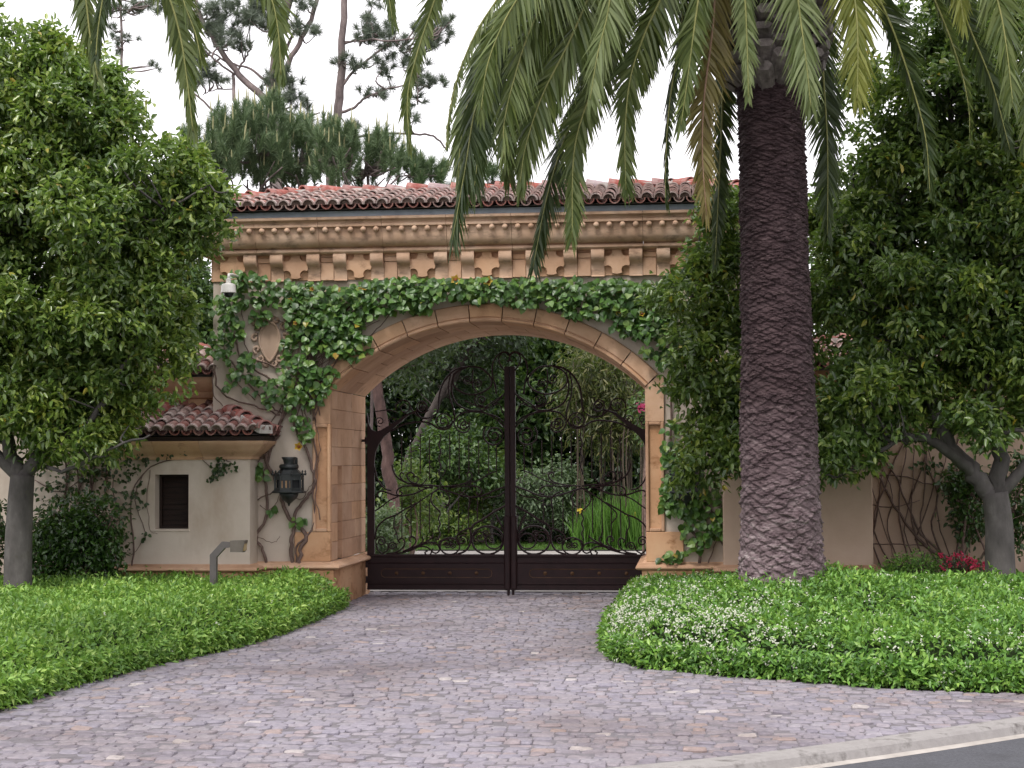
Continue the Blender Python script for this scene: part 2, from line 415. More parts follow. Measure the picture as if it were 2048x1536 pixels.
mb = MB(); strip(kC, kD, -0.075, -0.082, mb); gut = mb.build('gutter', surf('pale_gutter', [(0.3, (0.30, 0.275, 0.25)), (0.7, (0.43, 0.40, 0.37))], 6, 0.9, 0.3, stain=((0.2, 0.18, 0.16), 5, 0.58, 0.7))); gut['kind'] = 'structure'
mb = MB(); strip(kD, [Vector((p.x - 1 * 0, p.y - 14, 0)) for p in kD], -0.083, -0.083, mb)
road = mb.build('road', ASPHALT); road['kind'] = 'structure'

# edges of the two planted beds where they meet the paving
LEFT_EDGE = [G(*p) for p in [(692, 1212), (640, 1236), (560, 1268), (480, 1293), (400, 1310), (300, 1333), (225, 1352), (140, 1374), (70, 1398), (0, 1420), (-120, 1462), (-300, 1510)]]
RIGHT_EDGE = [G(*p) for p in [(1268, 1192), (1248, 1230), (1222, 1262), (1211, 1296), (1228, 1322), (1290, 1336), (1400, 1347), (1560, 1359), (1700, 1370), (1860, 1380), (2048, 1386), (2300, 1392), (2700, 1396)]]
def inside(P, x, y):
    r = False; n = len(P); j = n - 1
    for i in range(n):
        xi, yi, xj, yj = P[i][0], P[i][1], P[j][0], P[j][1]
        if (yi > y) != (yj > y) and x < (xj - xi) * (y - yi) / (yj - yi) + xi: r = not r
        j = i
    return r
LBED = [(p.x, p.y) for p in LEFT_EDGE] + [(-12, LEFT_EDGE[-1].y), (-12, Y0 + 0.3), (XC - HO - 0.12, Y0 + 0.3), (XC - HO - 0.05, Y0 - 0.05)]
RBED = [(p.x, p.y) for p in RIGHT_EDGE] + [(12, RIGHT_EDGE[-1].y), (12, Y0 + 0.3), (XC + HO + 0.12, Y0 + 0.3), (XC + HO + 0.02, Y0 - 0.02)]
sheet('bed_soil', LBED, 0.004, SOIL); sheet('bed_soil', RBED, 0.004, SOIL)
drv = sheet('driveway', [(p.x, p.y) for p in KB] + [(-9, Y0 - 6), (-9, GY + 0.6), (9, GY + 0.6), (9, Y0 - 9)], -0.010,
            surf('driveway_joint_sand', [(0.3, (0.115, 0.105, 0.115)), (0.7, (0.19, 0.175, 0.19))], 10, 1, 0.5))
sett_m, nt, bs, out = newmat('porphyry_setts')
r = ramp(nt, [(0, (0.190, 0.176, 0.208)), (0.10, (0.232, 0.216, 0.248)), (0.40, (0.246, 0.226, 0.250)), (0.66, (0.222, 0.209, 0.246)), (0.80, (0.256, 0.220, 0.232)), (0.90, (0.264, 0.248, 0.274)), (0.965, (0.285, 0.228, 0.215)), (0.990, (0.38, 0.355, 0.35))], 'CONSTANT')
nt.links.new(rnd(nt), r.inputs[0])
v = ramp(nt, [(0.3, (0.72, 0.72, 0.74)), (0.7, (1.12, 1.1, 1.1))]); nt.links.new(noise(nt, 22, 5), v.inputs[0])
c = mixrgb(nt, 1, r.outputs[0], v.outputs[0], 'MULTIPLY')
v2 = ramp(nt, [(0.36, (0.78, 0.72, 0.68)), (0.5, (1, 0.985, 0.98)), (0.66, (1.12, 1.11, 1.12))]); nt.links.new(noise(nt, 0.45, 4), v2.inputs[0])
nt.links.new(mixrgb(nt, 1, c, v2.outputs[0], 'MULTIPLY'), bs.inputs['Base Color']); bs.inputs['Roughness'].default_value = 0.62
bs.inputs['Specular IOR Level'].default_value = 0.45
bump(nt, bs, noise(nt, 55, 5), 0.4, 0.008)
rng = np.random.default_rng(4)
def sett_verts(rg):              # a worn stone of 1 x 1 x 1, top at z = 0
    ring = []
    for k in range(8):
        a = (0.60, 0.97)[k % 2] + (k // 2) * math.pi / 2
        q = 1 / max(abs(math.cos(a)), abs(math.sin(a)))
        ring.append((math.cos(a) * q * 0.5 * rg.uniform(0.955, 1.01), math.sin(a) * q * 0.5 * rg.uniform(0.93, 1.01)))
    low = [(x, y, -1.0) for x, y in ring]; mid = [(x, y, -0.28 + rg.uniform(-0.06, 0.06)) for x, y in ring]
    top = [(x * 0.90, y * 0.88, -0.09 + rg.uniform(-0.07, 0.05)) for x, y in ring]
    return low + mid + top + [(rg.uniform(-0.1, 0.1), rg.uniform(-0.1, 0.1), 0.0)]
SF = [(i, (i+1) % 8, 8 + (i+1) % 8, 8 + i) for i in range(8)] + [(8 + i, 8 + (i+1) % 8, 16 + (i+1) % 8, 16 + i) for i in range(8)]
SFT = [(16 + i, 16 + (i+1) % 8, 24) for i in range(8)]
SV = [sett_verts(rng) for _ in range(10)]
setts = []
y = 9.6
while y < GY + 0.5:
    dep = rng.uniform(0.100, 0.130); x = -8.5 + rng.uniform(0, 0.2)
    while x < 8:
        w = rng.uniform(0.085, 0.18); cx, cy = x + w / 2, y + dep / 2 + 0.05 * math.sin(x * 0.5 + y * 0.2)
        x += w
        if cy < street_y(cx) + 0.02 + dep / 2: continue
        if cy > Y0 - 0.1 and abs(cx - XC) > HO - 0.02: continue
        if cx > XC and inside(RBED, cx, cy) and inside(RBED, cx - 0.05, cy + 0.28) and inside(RBED, cx + 0.3, cy): continue
        if cx < XC and inside(LBED, cx, cy) and inside(LBED, cx + 0.3, cy + 0.2) and inside(LBED, cx + 0.25, cy - 0.15): continue
        if abs(cx) > cy * 0.45 + 1: continue
        setts.append((cx, cy, w - 0.003, dep - 0.001, rng.normal() * 0.006, rng.normal(size=2) * 0.045, rng.normal() * 0.018))
    y += dep
def shown(s):                    # does the camera see it, and how large
    d = CAMM.transposed() @ Vector((s[0], s[1], -H)); u, v_ = d.x / -d.z * F + 1024, 768 - d.y / -d.z * F
    return (0 < u < 2048 and v_ < 1532), s[2] * s[3] / (d.z ** 3)
near = sorted([i for i, s in enumerate(setts) if shown(s)[0]], key=lambda i: shown(setts[i])[1])[:300]
smesh = []
for vs in SV:
    mb = MB(); mb.add(vs, SF + SFT); smesh.append(mb.mesh('paving_stone', sett_m))
bv, bf = [], []
nset = set(near)
for i, s in enumerate(setts):
    M = Matrix.Translation((s[0], s[1], s[4])) @ Matrix.Rotation(s[6], 4, 'Z') @ Matrix.Rotation(s[5][0], 4, 'X') @ Matrix.Rotation(s[5][1], 4, 'Y') @ Matrix.Diagonal((s[2], s[3], 0.05, 1))
    if i in nset:
        link('paving_stone', smesh[i % 10], drv, M)
    else:
        b = len(bv); bv += [tuple(M @ Vector(v)) for v in SV[i % 10]]; bf += [tuple(k + b for k in f) for f in SF + SFT]
me = bpy.data.meshes.new('paving'); me.from_pydata(bv, [], bf); me.update(); me.materials.append(sett_m)
tag(link('paving_stones', me, drv), kind='stuff')
sheet('courtyard', [(-30, GY + 0.6), (30, GY + 0.6), (30, 37.7), (-30, 37.7)], 0.003, surf('pale_courtyard_paving', [(0.3, (0.27, 0.25, 0.235)), (0.7, (0.37, 0.35, 0.33))], 3, 0.9, 0.3))
LAWNM = surf('lawn_soil', [(0.3, (0.03, 0.055, 0.015)), (0.7, (0.06, 0.10, 0.025))], 3, 1, 0.5)
sheet('lawn', [(-40, 37.6), (40, 37.6), (40, 90), (-40, 90)], 0.03, LAWNM)

# ================================================================== GATEHOUSE
gh = thing('gatehouse', 'sandstone and stucco gatehouse with wide arch and red tiled hip roof', 'gatehouse', L(0, 0, 0))
rs = random.Random(7)
def arcpts(R, t0, t1, n): return [(R * math.sin(lerp(t0, t1, i / n)), ZCN + R * math.cos(lerp(t0, t1, i / n))) for i in range(n + 1)]
ZW = zf(494)
RW = RE - 0.06; XW = HO + 0.19
tw = math.asin(XW / RW)
poly = [(-HW, 0), (-XW, 0)] + arcpts(RW, -tw, tw, 28) + [(XW, 0), (HW, 0), (HW, ZW), (-HW, ZW)]
mb = MB(); mb.prism(poly, 0.0, DEP, lambda a, u, w: L(u, a, w)); mb.build('wall', STUCCO, gh)
# arch face: voussoirs with a bead along the soffit edge, then three rings of soffit stones
NV = 11
sect = [(RI, 0.50), (RI, -0.055), (RI + 0.014, -0.075), (RI + 0.034, -0.078), (RI + 0.050, -0.062), (RI + 0.054, -0.04), (RI + 0.066, -0.04),
        (RI + 0.070, -0.058), (RE - 0.03, -0.058), (RE - 0.012, -0.05), (RE, -0.03), (RE, 0.05), (RI + 0.16, 0.05), (RI + 0.16, 0.50)]
def ring(sec, t0, t1, n, name, mat):
    mb = MB(); fr = []
    for i in range(n + 1):
        t = lerp(t0, t1, i / n); fr.append([L(r * math.sin(t), y, ZCN + r * math.cos(t)) for r, y in sec])
    mb.sweep(sec, fr); o = mb.build(name, mat, gh); smooth_by_angle(o, 30); return o
for i in range(NV):
    t0, t1 = lerp(-TS, TS, i / NV), lerp(-TS, TS, (i + 1) / NV); g = 0.0022
    ring(sect, t0 + g, t1 - g, 4, 'voussoir', SAND)
    for k, (ya, yb) in enumerate([(0.505, 1.05), (1.056, 1.60), (1.606, DEP - 0.01)]):
        o2 = (0.5 if k % 2 else 0.0) * (2 * TS / NV)
        a, b = max(-TS, t0 + o2) , min(TS, t1 + o2)
        if b - a > 0.02: ring([(RI + 0.003, ya), (RI + 0.003, yb), (RI + 0.17, yb), (RI + 0.17, ya)], a + 0.0015, b - 0.0015, 4, 'soffit_stone', SAND)
        if k % 2 and i == 0: ring([(RI + 0.003, ya), (RI + 0.003, yb), (RI + 0.17, yb), (RI + 0.17, ya)], t0 + 0.0015, t0 + o2 - 0.0015, 4, 'soffit_stone', SAND)
def stone(name, x0, x1, y0, y1, z0, z1, s=1, c=0.006, mat=None, parent=None):
    if s < 0: x0, x1 = -x1, -x0
    a, b = L(x0, y0, z0), L(x1, y1, z1)
    mb = MB(); mb.box(a[0], b[0], a[1], b[1], a[2], b[2], c); return mb.build(name, mat or SAND, parent or gh)
ZP = 0.60                        # top of the plinth
for s in (-1, 1):
    # jamb courses inside the opening, with the tall pointed slot left open
    nz = 9
    for j in range(nz):
        z0, z1 = lerp(ZP + 0.02, ZS, j / nz) + 0.002, lerp(ZP + 0.02, ZS, (j + 1) / nz) - 0.002
        cut = 0.62 + (0.13 if j % 2 else 0)
        if z1 < 2.12:
            spans = [(0.07, 0.44), (0.76, 1.45 + 0.2 * (j % 2)), (1.455 + 0.2 * (j % 2), DEP - 0.01)]
        else: spans = [(0.07, 0.46 + 0.4 * (j % 2)), (0.465 + 0.4 * (j % 2), 1.45), (1.455, DEP - 0.01)]
        for ya, yb in spans: stone('jamb_stone', HO + rs.uniform(0, 0.002), HO + 0.24, ya, yb, z0, z1, s, 0.004)
    mb = MB()                    # pointed head of the slot
    for u0, u1 in ((0.44, 0.60), (0.76, 0.60)):
        P = [(u0, 1.88), (u0, 2.10), (u1, 2.10)]
        mb.prism(P, HO + 0.002, HO + 0.2, lambda a, u, w: L(s * a, u, w))
    mb.build('niche_head', SAND, gh)
    # front of the pier: base stone, panelled pilaster, shoulder stone
    stone('base_stone', HO, HO + 0.50, -0.05, 0.068, ZP + 0.02, 1.02, s, 0.006, SANDV)
    z0, z1 = 1.024, 2.50
    stone('pilaster_panel', HO + 0.002, HO + 0.25, -0.012, 0.068, z0, z1, s, 0.004, SANDV)
    for nm, (xa, xb, za, zb) in (('pilaster_frame', (HO, HO + 0.045, z0, z1)), ('pilaster_frame', (HO + 0.205, HO + 0.25, z0, z1)),
                                 ('pilaster_frame', (HO + 0.047, HO + 0.203, z0, z0 + 0.045)), ('pilaster_frame', (HO + 0.047, HO + 0.203, z1 - 0.045, z1))):
        stone(nm, xa, xb, -0.055, -0.0125, za, zb, s, 0.010, SAND)
    for k in (1, 2):             # bed joints of the panel are thin shadow gaps
        pass
    mb = MB()
    te = math.asin((HO + 0.25) / RE)
    P = [(HO, 2.504), (HO + 0.25, 2.504), (HO + 0.25, ZCN + RE * math.cos(te) - 0.004), (RI * math.sin(TS) + 0.0, ZS - 0.004)]
    P = [(HO, 2.504), (HO + 0.25, 2.504), (HO + 0.25, ZS + 0.12), (HO + 0.17, ZS + 0.145), (HO, ZS - 0.004)]
    mb.prism(P, -0.048, 0.066, lambda a, u, w: L(s * u, a, w)); mb.build('shoulder_stone', SAND, gh)
    # plinth and its rounded moulding, front and into the opening
    for xa, xb in ((HO - 0.06, HO + 0.62), (HO + 0.624, HW + 0.05)):
        stone('plinth_stone', xa, xb, -0.11, 0.30 if xa < HO else 0.1, -0.02, 0.508, s, 0.012, SANDV)
    for ya, yb in ((0.304, 1.2), (1.204, DEP + 0.03)): stone('plinth_stone', HO - 0.06, HO + 0.22, ya, yb, -0.02, 0.508, s, 0.012, SANDV)
    prof = [(0.0, 0.512), (0.115, 0.512), (0.145, 0.52), (0.16, 0.54), (0.155, 0.56), (0.135, 0.578), (0.10, 0.585), (0.08, 0.60), (0.055, 0.605), (0.05, ZP + 0.018), (0, ZP + 0.018)]
    fr = [[L(s * (HW + 0.05), -p, z) for p, z in prof], [L(s * (HO - p * 0.9), -p, z) for p, z in prof], [L(s * (HO - p * 0.9), DEP + 0.02, z) for p, z in prof]]
    mb = MB(); mb.sweep(prof, fr); smooth_by_angle(mb.build('plinth_moulding', SAND, gh), 40)

# ---- frieze: corbels in pairs, panels with a cross between them
PIT = 129.0 / SX; LX = lambda px: W(px, 700, Y0).x - XC
ZF0, ZF1 = zf(557), zf(499.5)
stone('frieze_band', -HW, HW, -0.022, 0.0, ZF0 + 0.012, ZW - 0.002, 1, 0.003, SAND)
for s in (-1, 1): stone('frieze_return', HW + 0.0, HW + 0.022, -0.022, DEP, ZF0 + 0.012, ZW - 0.002, s, 0.003, SAND)
hh = ZF1 - ZF0
cprof = [(0.02, 0), (0.060, 0.0), (0.062, 0.02), (0.050, 0.04), (0.050, 0.36), (0.056, 0.44), (0.085, 0.50), (0.125, 0.56), (0.150, 0.65), (0.158, 0.76), (0.150, 0.88), (0.132, 0.97), (0.118, 1.0), (0.02, 1.0)]
CW = 26.0 / SX
mb = MB(); mb.prism([(-p, z * hh) for p, z in cprof], -CW / 2, CW / 2, lambda a, u, w: (a, u, w)); corb = smooth_by_angle(mb.build('corbel', CREAM), 40); cm_ = corb.data; bpy.data.objects.remove(corb); corb = cm_
mb = MB(); mb.box(-CW / 2, CW / 2, -0.060, -0.0221, 0, hh * 0.62, 0.004); mb.box(-CW / 2, CW / 2, -0.070, -0.0221, hh * 0.63, hh * 0.80, 0.004); mb.box(-CW / 2, CW / 2, -0.058, -0.0221, hh * 0.81, hh * 0.985, 0.004)
lint = mb.mesh('corbel_panel', SAND)
a_, b_, rr = 0.05, 0.150, 0.058
out_ = []
for q in range(4):
    ca, sa = math.cos(q * math.pi / 2), math.sin(q * math.pi / 2)
    loc = [(-a_ * 0.9, b_), (0, b_ + 0.006), (a_ * 0.9, b_)]
    cx = 0.112
    loc += [(cx + rr * math.cos(t), cx + rr * math.sin(t)) for t in [math.radians(g) for g in (150, 180, 205, 225, 245, 270, 300)]]
    out_ += [(ca * x + sa * y, -sa * x + ca * y) for x, y in loc]
cs = hh * 0.5 / 0.172
mb = MB(); mb.prism([(x * cs, z * cs) for x, z in out_], -0.085, -0.0225, lambda a, u, w: (u, a, w)); cross = mb.mesh('cross_ornament', SAND)
x0p = (1030 - 976) / SX - PIT * 8       # centre of a cross panel
k = 0
ball_z = zf(453.5, -0.3)
mb = MB(); mb.lathe([(0.001, -0.042), (0.021, -0.036), (0.036, -0.020), (0.042, 0), (0.036, 0.020), (0.021, 0.036), (0.001, 0.042)], 10); bead = mb.mesh('bead', CREAM, True)
for i in range(-9, 10):
    xc = LX(1105) + i * PIT
    if abs(xc) < HW - 0.08: link('cross_ornament', cross, gh, Matrix.Translation(L(xc, 0, (ZF0 + ZF1) / 2 + 0.01)))
    for dx in (37.5, 91.5):
        x = xc + dx / SX
        if abs(x) < HW - 0.07: link('corbel', corb, gh, Matrix.Translation(L(x, 0, ZF0 - 0.004)))
    x = xc + 64.5 / SX
    if abs(x) < HW - 0.07: link('corbel_panel', lint, gh, Matrix.Translation(L(x, 0, ZF0 + 0.004)))

def cz(py): return zf(py, -0.3)
CP = [(0.0, cz(500)), (0.115, cz(499.5)), (0.150, cz(498)), (0.166, cz(495)), (0.166, cz(492.5)), (0.150, cz(489.5)), (0.115, cz(488.5)), (0.112, cz(487)),
      (0.165, cz(485.5)), (0.215, cz(481.5)), (0.245, cz(475)), (0.258, cz(467)), (0.262, cz(457)), (0.262, cz(448.5)), (0.315, cz(447.5)), (0.320, cz(444)), (0.315, cz(442)),
      (0.300, cz(441.2)), (0.305, cz(437)), (0.325, cz(434.6)), (0.362, cz(434)), (0.368, cz(431)), (0.362, cz(428.4)), (0.30, cz(428)), (0.0, cz(428))]
def cornice(prof, xs, y, x_end, depth, parent, mat, name='cornice_block', sides=(-1, 1)):
    """blocks along the front with mitred ends and returns along the sides; xs local joints"""
    for i in range(len(xs) - 1):
        xa, xb = xs[i] + 0.0025, xs[i + 1] - 0.0025; ext = [0, 0]
        mb = MB()
        fa = [L(xa - (p if i == 0 and -1 in sides else 0), y - p, z) for p, z in prof]; fb = [L(xb + (p if i == len(xs) - 2 and 1 in sides else 0), y - p, z) for p, z in prof]
        mb.sweep(prof, [fa, fb]); smooth_by_angle(mb.build(name, mat, parent), 38)
    for s in sides:
        xe = xs[0] if s < 0 else xs[-1]
        mb = MB(); mb.sweep(prof, [[L(xe + s * (p - 0.0025), y - p + 0.004, z) for p, z in prof], [L(xe + s * (p - 0.0025), depth, z) for p, z in prof]])
        smooth_by_angle(mb.build(name, mat, parent), 38)
xs = [-HW]
x = LX(1028) - PIT * 8
while x < HW - 0.3:
    if x > -HW + 0.3: xs.append(x)
    x += PIT
xs.append(HW)
cornice(CP, xs, 0.0, HW, DEP, gh, CREAM)
nb = int(2 * HW / (25.7 / SX))
for i in range(nb + 1):
    link('bead', bead, gh, Matrix.Translation(L((i - nb / 2) * 25.7 / SX + 0.03, -0.295, ball_z)))
ZFT = zf(415.5, -0.36)
for x0_, x1_, y0_, y1_ in ((-HW - 0.335, HW + 0.335, -0.335, 0.0), (-HW - 0.335, -HW, 0.002, DEP), (HW, HW + 0.335, 0.002, DEP)):
    a, b = L(x0_, y0_, cz(428) + 0.002), L(x1_, y1_, ZFT)
    mb = MB(); mb.box(a[0], b[0], a[1], b[1], a[2], b[2]); mb.build('fascia', FASCIA, gh)

# ---- clay tile roofs
def tile_mesh(r0, r1, ln, th, name, mat, segs=7, concave=False):
    mb = MB(); vs = []; fs = []
    for y, r in ((0, r0), (ln, r1)):
        for rad in (r, r - th):
            for k in range(segs + 1):
                a = math.pi * k / segs
                z = rad * math.sin(a) * (-1 if concave else 1)
                vs.append((rad * math.cos(a), y, z))
    n = segs + 1
    for k in range(segs):
        fs += [(k, k+1, 2*n + k+1, 2*n + k), (n + k+1, n + k, 3*n + k, 3*n + k+1), (k+1, k, n + k, n + k+1)]
    fs += [(0, n, 3*n, 2*n)[::-1], (n-1, 2*n-1, 4*n-1, 3*n-1)]
    mb.add(vs, fs); o = mb.mesh(name, mat)
    return o
PT = 0.171
EAVEM = surf('eave_bedding_mortar', [(0.3, (0.10, 0.07, 0.06)), (0.7, (0.26, 0.19, 0.165))], 12, 0.95, 0.5)
CAP = [tile_mesh(0.083 * q, 0.066 * q, 0.40, 0.016, 'roof_tile', TILE) for q in (1.0, 0.97, 1.04)]
PAN = tile_mesh(0.074, 0.088, 0.40, 0.016, 'pan', TILE, 6, True)
RCAP = tile_mesh(0.115, 0.092, 0.42, 0.018, 'ridge_tile', RIDGE, 8)
PV = np.array([v.co[:] for v in PAN.vertices]); PF = [tuple(p.vertices) for p in PAN.polygons]
CV = np.array([v.co[:] for v in CAP[0].vertices]); CF = [tuple(p.vertices) for p in CAP[0].polygons]
def slope(parent, o, ax, up, width, run, rise, hip0, hip1, single=True, expo=0.275, seed=1, x_from=-99, x_to=99):
    """tiles on a slope: o eave start (world), ax along the eave, up the horizontal uphill direction"""
    rr_ = random.Random(seed); ax, up = Vector(ax), Vector(up); o = Vector(o)
    ang = math.atan2(rise, run); sl_ = math.hypot(run, rise)
    d = (up * math.cos(ang) + Vector((0, 0, math.sin(ang)))); nrm = ax.cross(d)
    if nrm.z < 0: nrm = -nrm
    R = Matrix((ax, d, ax.cross(d))).transposed().to_4x4()
    if ax.cross(d).z < 0: R = Matrix((-ax, d, (-ax).cross(d))).transposed().to_4x4()
    n = int(round(width / PT)); pt = width / n
    bv, bf = [], []
    for i in range(n + 1):
        u = i * pt
        for kind in ('cap', 'pan'):
            uu = u + (pt / 2 if kind == 'pan' else 0)
            if uu > width + 0.01: continue
            lim = run
            if hip0: lim = min(lim, uu * run / hip0)
            if hip1: lim = min(lim, (width - uu) * run / hip1)
            sj, j = 0.0, 0
            while sj < sl_ - 0.10:
                if (sj + 0.16) * math.cos(ang) > lim: break
                j2 = rr_.uniform(-1, 1)
                lift = (0.066 if kind == 'cap' else 0.070) + 0.003 * rr_.uniform(-1, 1)
                p = o + ax * (uu + rr_.uniform(-0.006, 0.006)) + d * (sj + rr_.uniform(-0.012, 0.012)) + nrm * lift
                M = Matrix.Translation(p) @ R @ Matrix.Rotation(math.radians(-3.2 + j2), 4, 'X') @ Matrix.Rotation(math.radians(rr_.uniform(-2.5, 2.5)), 4, 'Z') @ Matrix.Rotation(math.radians(rr_.uniform(-4, 4)), 4, 'Y')
                if kind == 'cap' and single and x_from < p.x < x_to:
                    link('roof_tile', CAP[rr_.randrange(3)], parent, M)
                else:
                    A, Fc = (CV, CF) if kind == 'cap' else (PV, PF)
                    b = len(bv); bv += [tuple(M @ Vector(v)) for v in A]; bf += [tuple(q + b for q in f) for f in Fc]
                sj += expo; j += 1
    mp = MB()                                       # mortar bedding stopped into the eave ends of the caps
    for i in range(n + 1):
        c_ = o + ax * (i * pt) + d * 0.035 + nrm * 0.060; P = [(0.068 * math.cos(math.pi * k / 6), 0.068 * math.sin(math.pi * k / 6)) for k in range(7)]
        mp.prism(P, 0.0, 0.12, lambda a, u, w: tuple(c_ + ax * u + nrm * w + d * a))
    tag(mp.build('eave_mortar', EAVEM, parent), kind='stuff')
    if bv:
        me = bpy.data.meshes.new('pan_tiles'); me.from_pydata(bv, [], bf); me.update(); me.materials.append(TILE)
        tag(link('pan_tiles', me, parent), kind='stuff')
def ridge(parent, a, b, seed=1, lift=0.06, mortar=True, step=0.34):
    rr_ = random.Random(seed); a, b = Vector(a), Vector(b); d = (b - a); ln = d.length; d.normalize()
    sx_ = d.cross(Vector((0, 0, 1))).normalized(); up = sx_.cross(d)
    R = Matrix((sx_, d, up)).transposed().to_4x4(); n = int(ln / step) + 1
    for i in range(n):
        p = a + d * (i * ln / n + rr_.uniform(-0.02, 0.02)) + up * (lift + rr_.uniform(-0.006, 0.010))
        link('ridge_tile', RCAP, parent, Matrix.Translation(p) @ R @ Matrix.Rotation(math.radians(-7.0 + rr_.uniform(-2, 2)), 4, 'X') @ Matrix.Rotation(math.radians(rr_.uniform(-4, 4)), 4, 'Z'))
    if mortar:
        mb = MB(); P = [(-0.10, -0.06), (0.10, -0.06), (0.085, 0.05), (-0.085, 0.05)]
        mb.sweep(P, [[a + d * q + sx_ * u + up * (lift + w - 0.01) for u, w in P] for q in (0, ln)]); mb.build('ridge_mortar', MORTAR, parent)
OV = 0.43
ZE = ZFT + 0.012
RUN = DEP / 2 + OV
ZR = W(976, 378, Y0 + DEP / 2).z - 0.075
e0, e1 = L(-HW - OV, -OV, ZE), L(HW + OV, -OV, ZE)
B0, B1 = L(-HW - OV, DEP + OV, ZE), L(HW + OV, DEP + OV, ZE)
rA, rB = L(-HW - OV + RUN, DEP / 2, ZR), L(HW + OV - RUN, DEP / 2, ZR)
mb = MB(); mb.add([e0, e1, B1, B0, rA, rB], [(0, 1, 5, 4), (1, 2, 5), (2, 3, 4, 5), (3, 0, 4), (0, 3, 2, 1)])
roof = mb.build('roof', surf('roof_underlay', [(0.3, (0.03, 0.025, 0.022)), (0.7, (0.06, 0.05, 0.045))], 5, 1, 0.2), gh)
slope(roof, e0, (1, 0, 0), (0, 1, 0), 2 * (HW + OV), RUN, ZR - ZE, RUN, RUN, True, 0.275, 3)
slope(roof, B0, (0, -1, 0), (1, 0, 0), DEP + 2 * OV, RUN, ZR - ZE, RUN, RUN, False, 0.275, 4)
slope(roof, e1, (0, 1, 0), (-1, 0, 0), DEP + 2 * OV, RUN, ZR - ZE, RUN, RUN, False, 0.275, 5)
ridge(roof, rA, rB, 1, 0.075)
for i, (a, b) in enumerate(((e0, rA), (e1, rB), (B0, rA), (B1, rB))): ridge(roof, a, b, 5 + i, 0.10)

# ---- carved cartouche on the stucco
for s, pxc in ((-1, 541),):
    cxl = LX(pxc); czl = zf(676)
    mb = MB(); P = []
    for k in range(20):
        t = 2 * math.pi * k / 20; w = 0.135; P.append((w * math.sin(t) * (1 - 0.45 * max(0, -math.cos(t)) ** 2) , 0.235 * math.cos(t) - 0.04 * max(0, -math.cos(t)) ** 4))
    mb.prism([(cxl + x, czl + z) for x, z in P], -0.05, -0.002, lambda a, u, w: L(u, a, w)); shield = mb.build('cartouche_shield', STUCCO2, gh)
    mb = MB(); mb.tube([L(cxl + x * 1.08, -0.045, czl + z * 1.06) for x, z in P + P[:1]], 0.02, 6); mb.build('cartouche_rim', STUCCO2, gh, True)
    for q in (-1, 1):
        for (ux, uz, r0, a0, dr) in ((0.19, 0.19, 0.065, 0.5, 1), (0.215, 0.04, 0.06, 2.2, -1), (0.185, -0.12, 0.06, -1.5, 1), (0.13, -0.24, 0.06, 0, -1), (0.05, -0.32, 0.05, 1, -1), (0.09, 0.29, 0.055, 2, 1), (0.24, 0.27, 0.04, 1, 1)):
            pts = [L(cxl + q * (ux + r0 * (1 - t / 14) * math.cos(a0 + dr * t * 0.55)), -0.022, czl + uz + r0 * (1 - t / 14) * math.sin(a0 + dr * t * 0.55)) for t in range(12)]
            mb = MB(); mb.tube(pts, 0.022, 5); mb.build('carved_scroll', STUCCO2, gh, True)

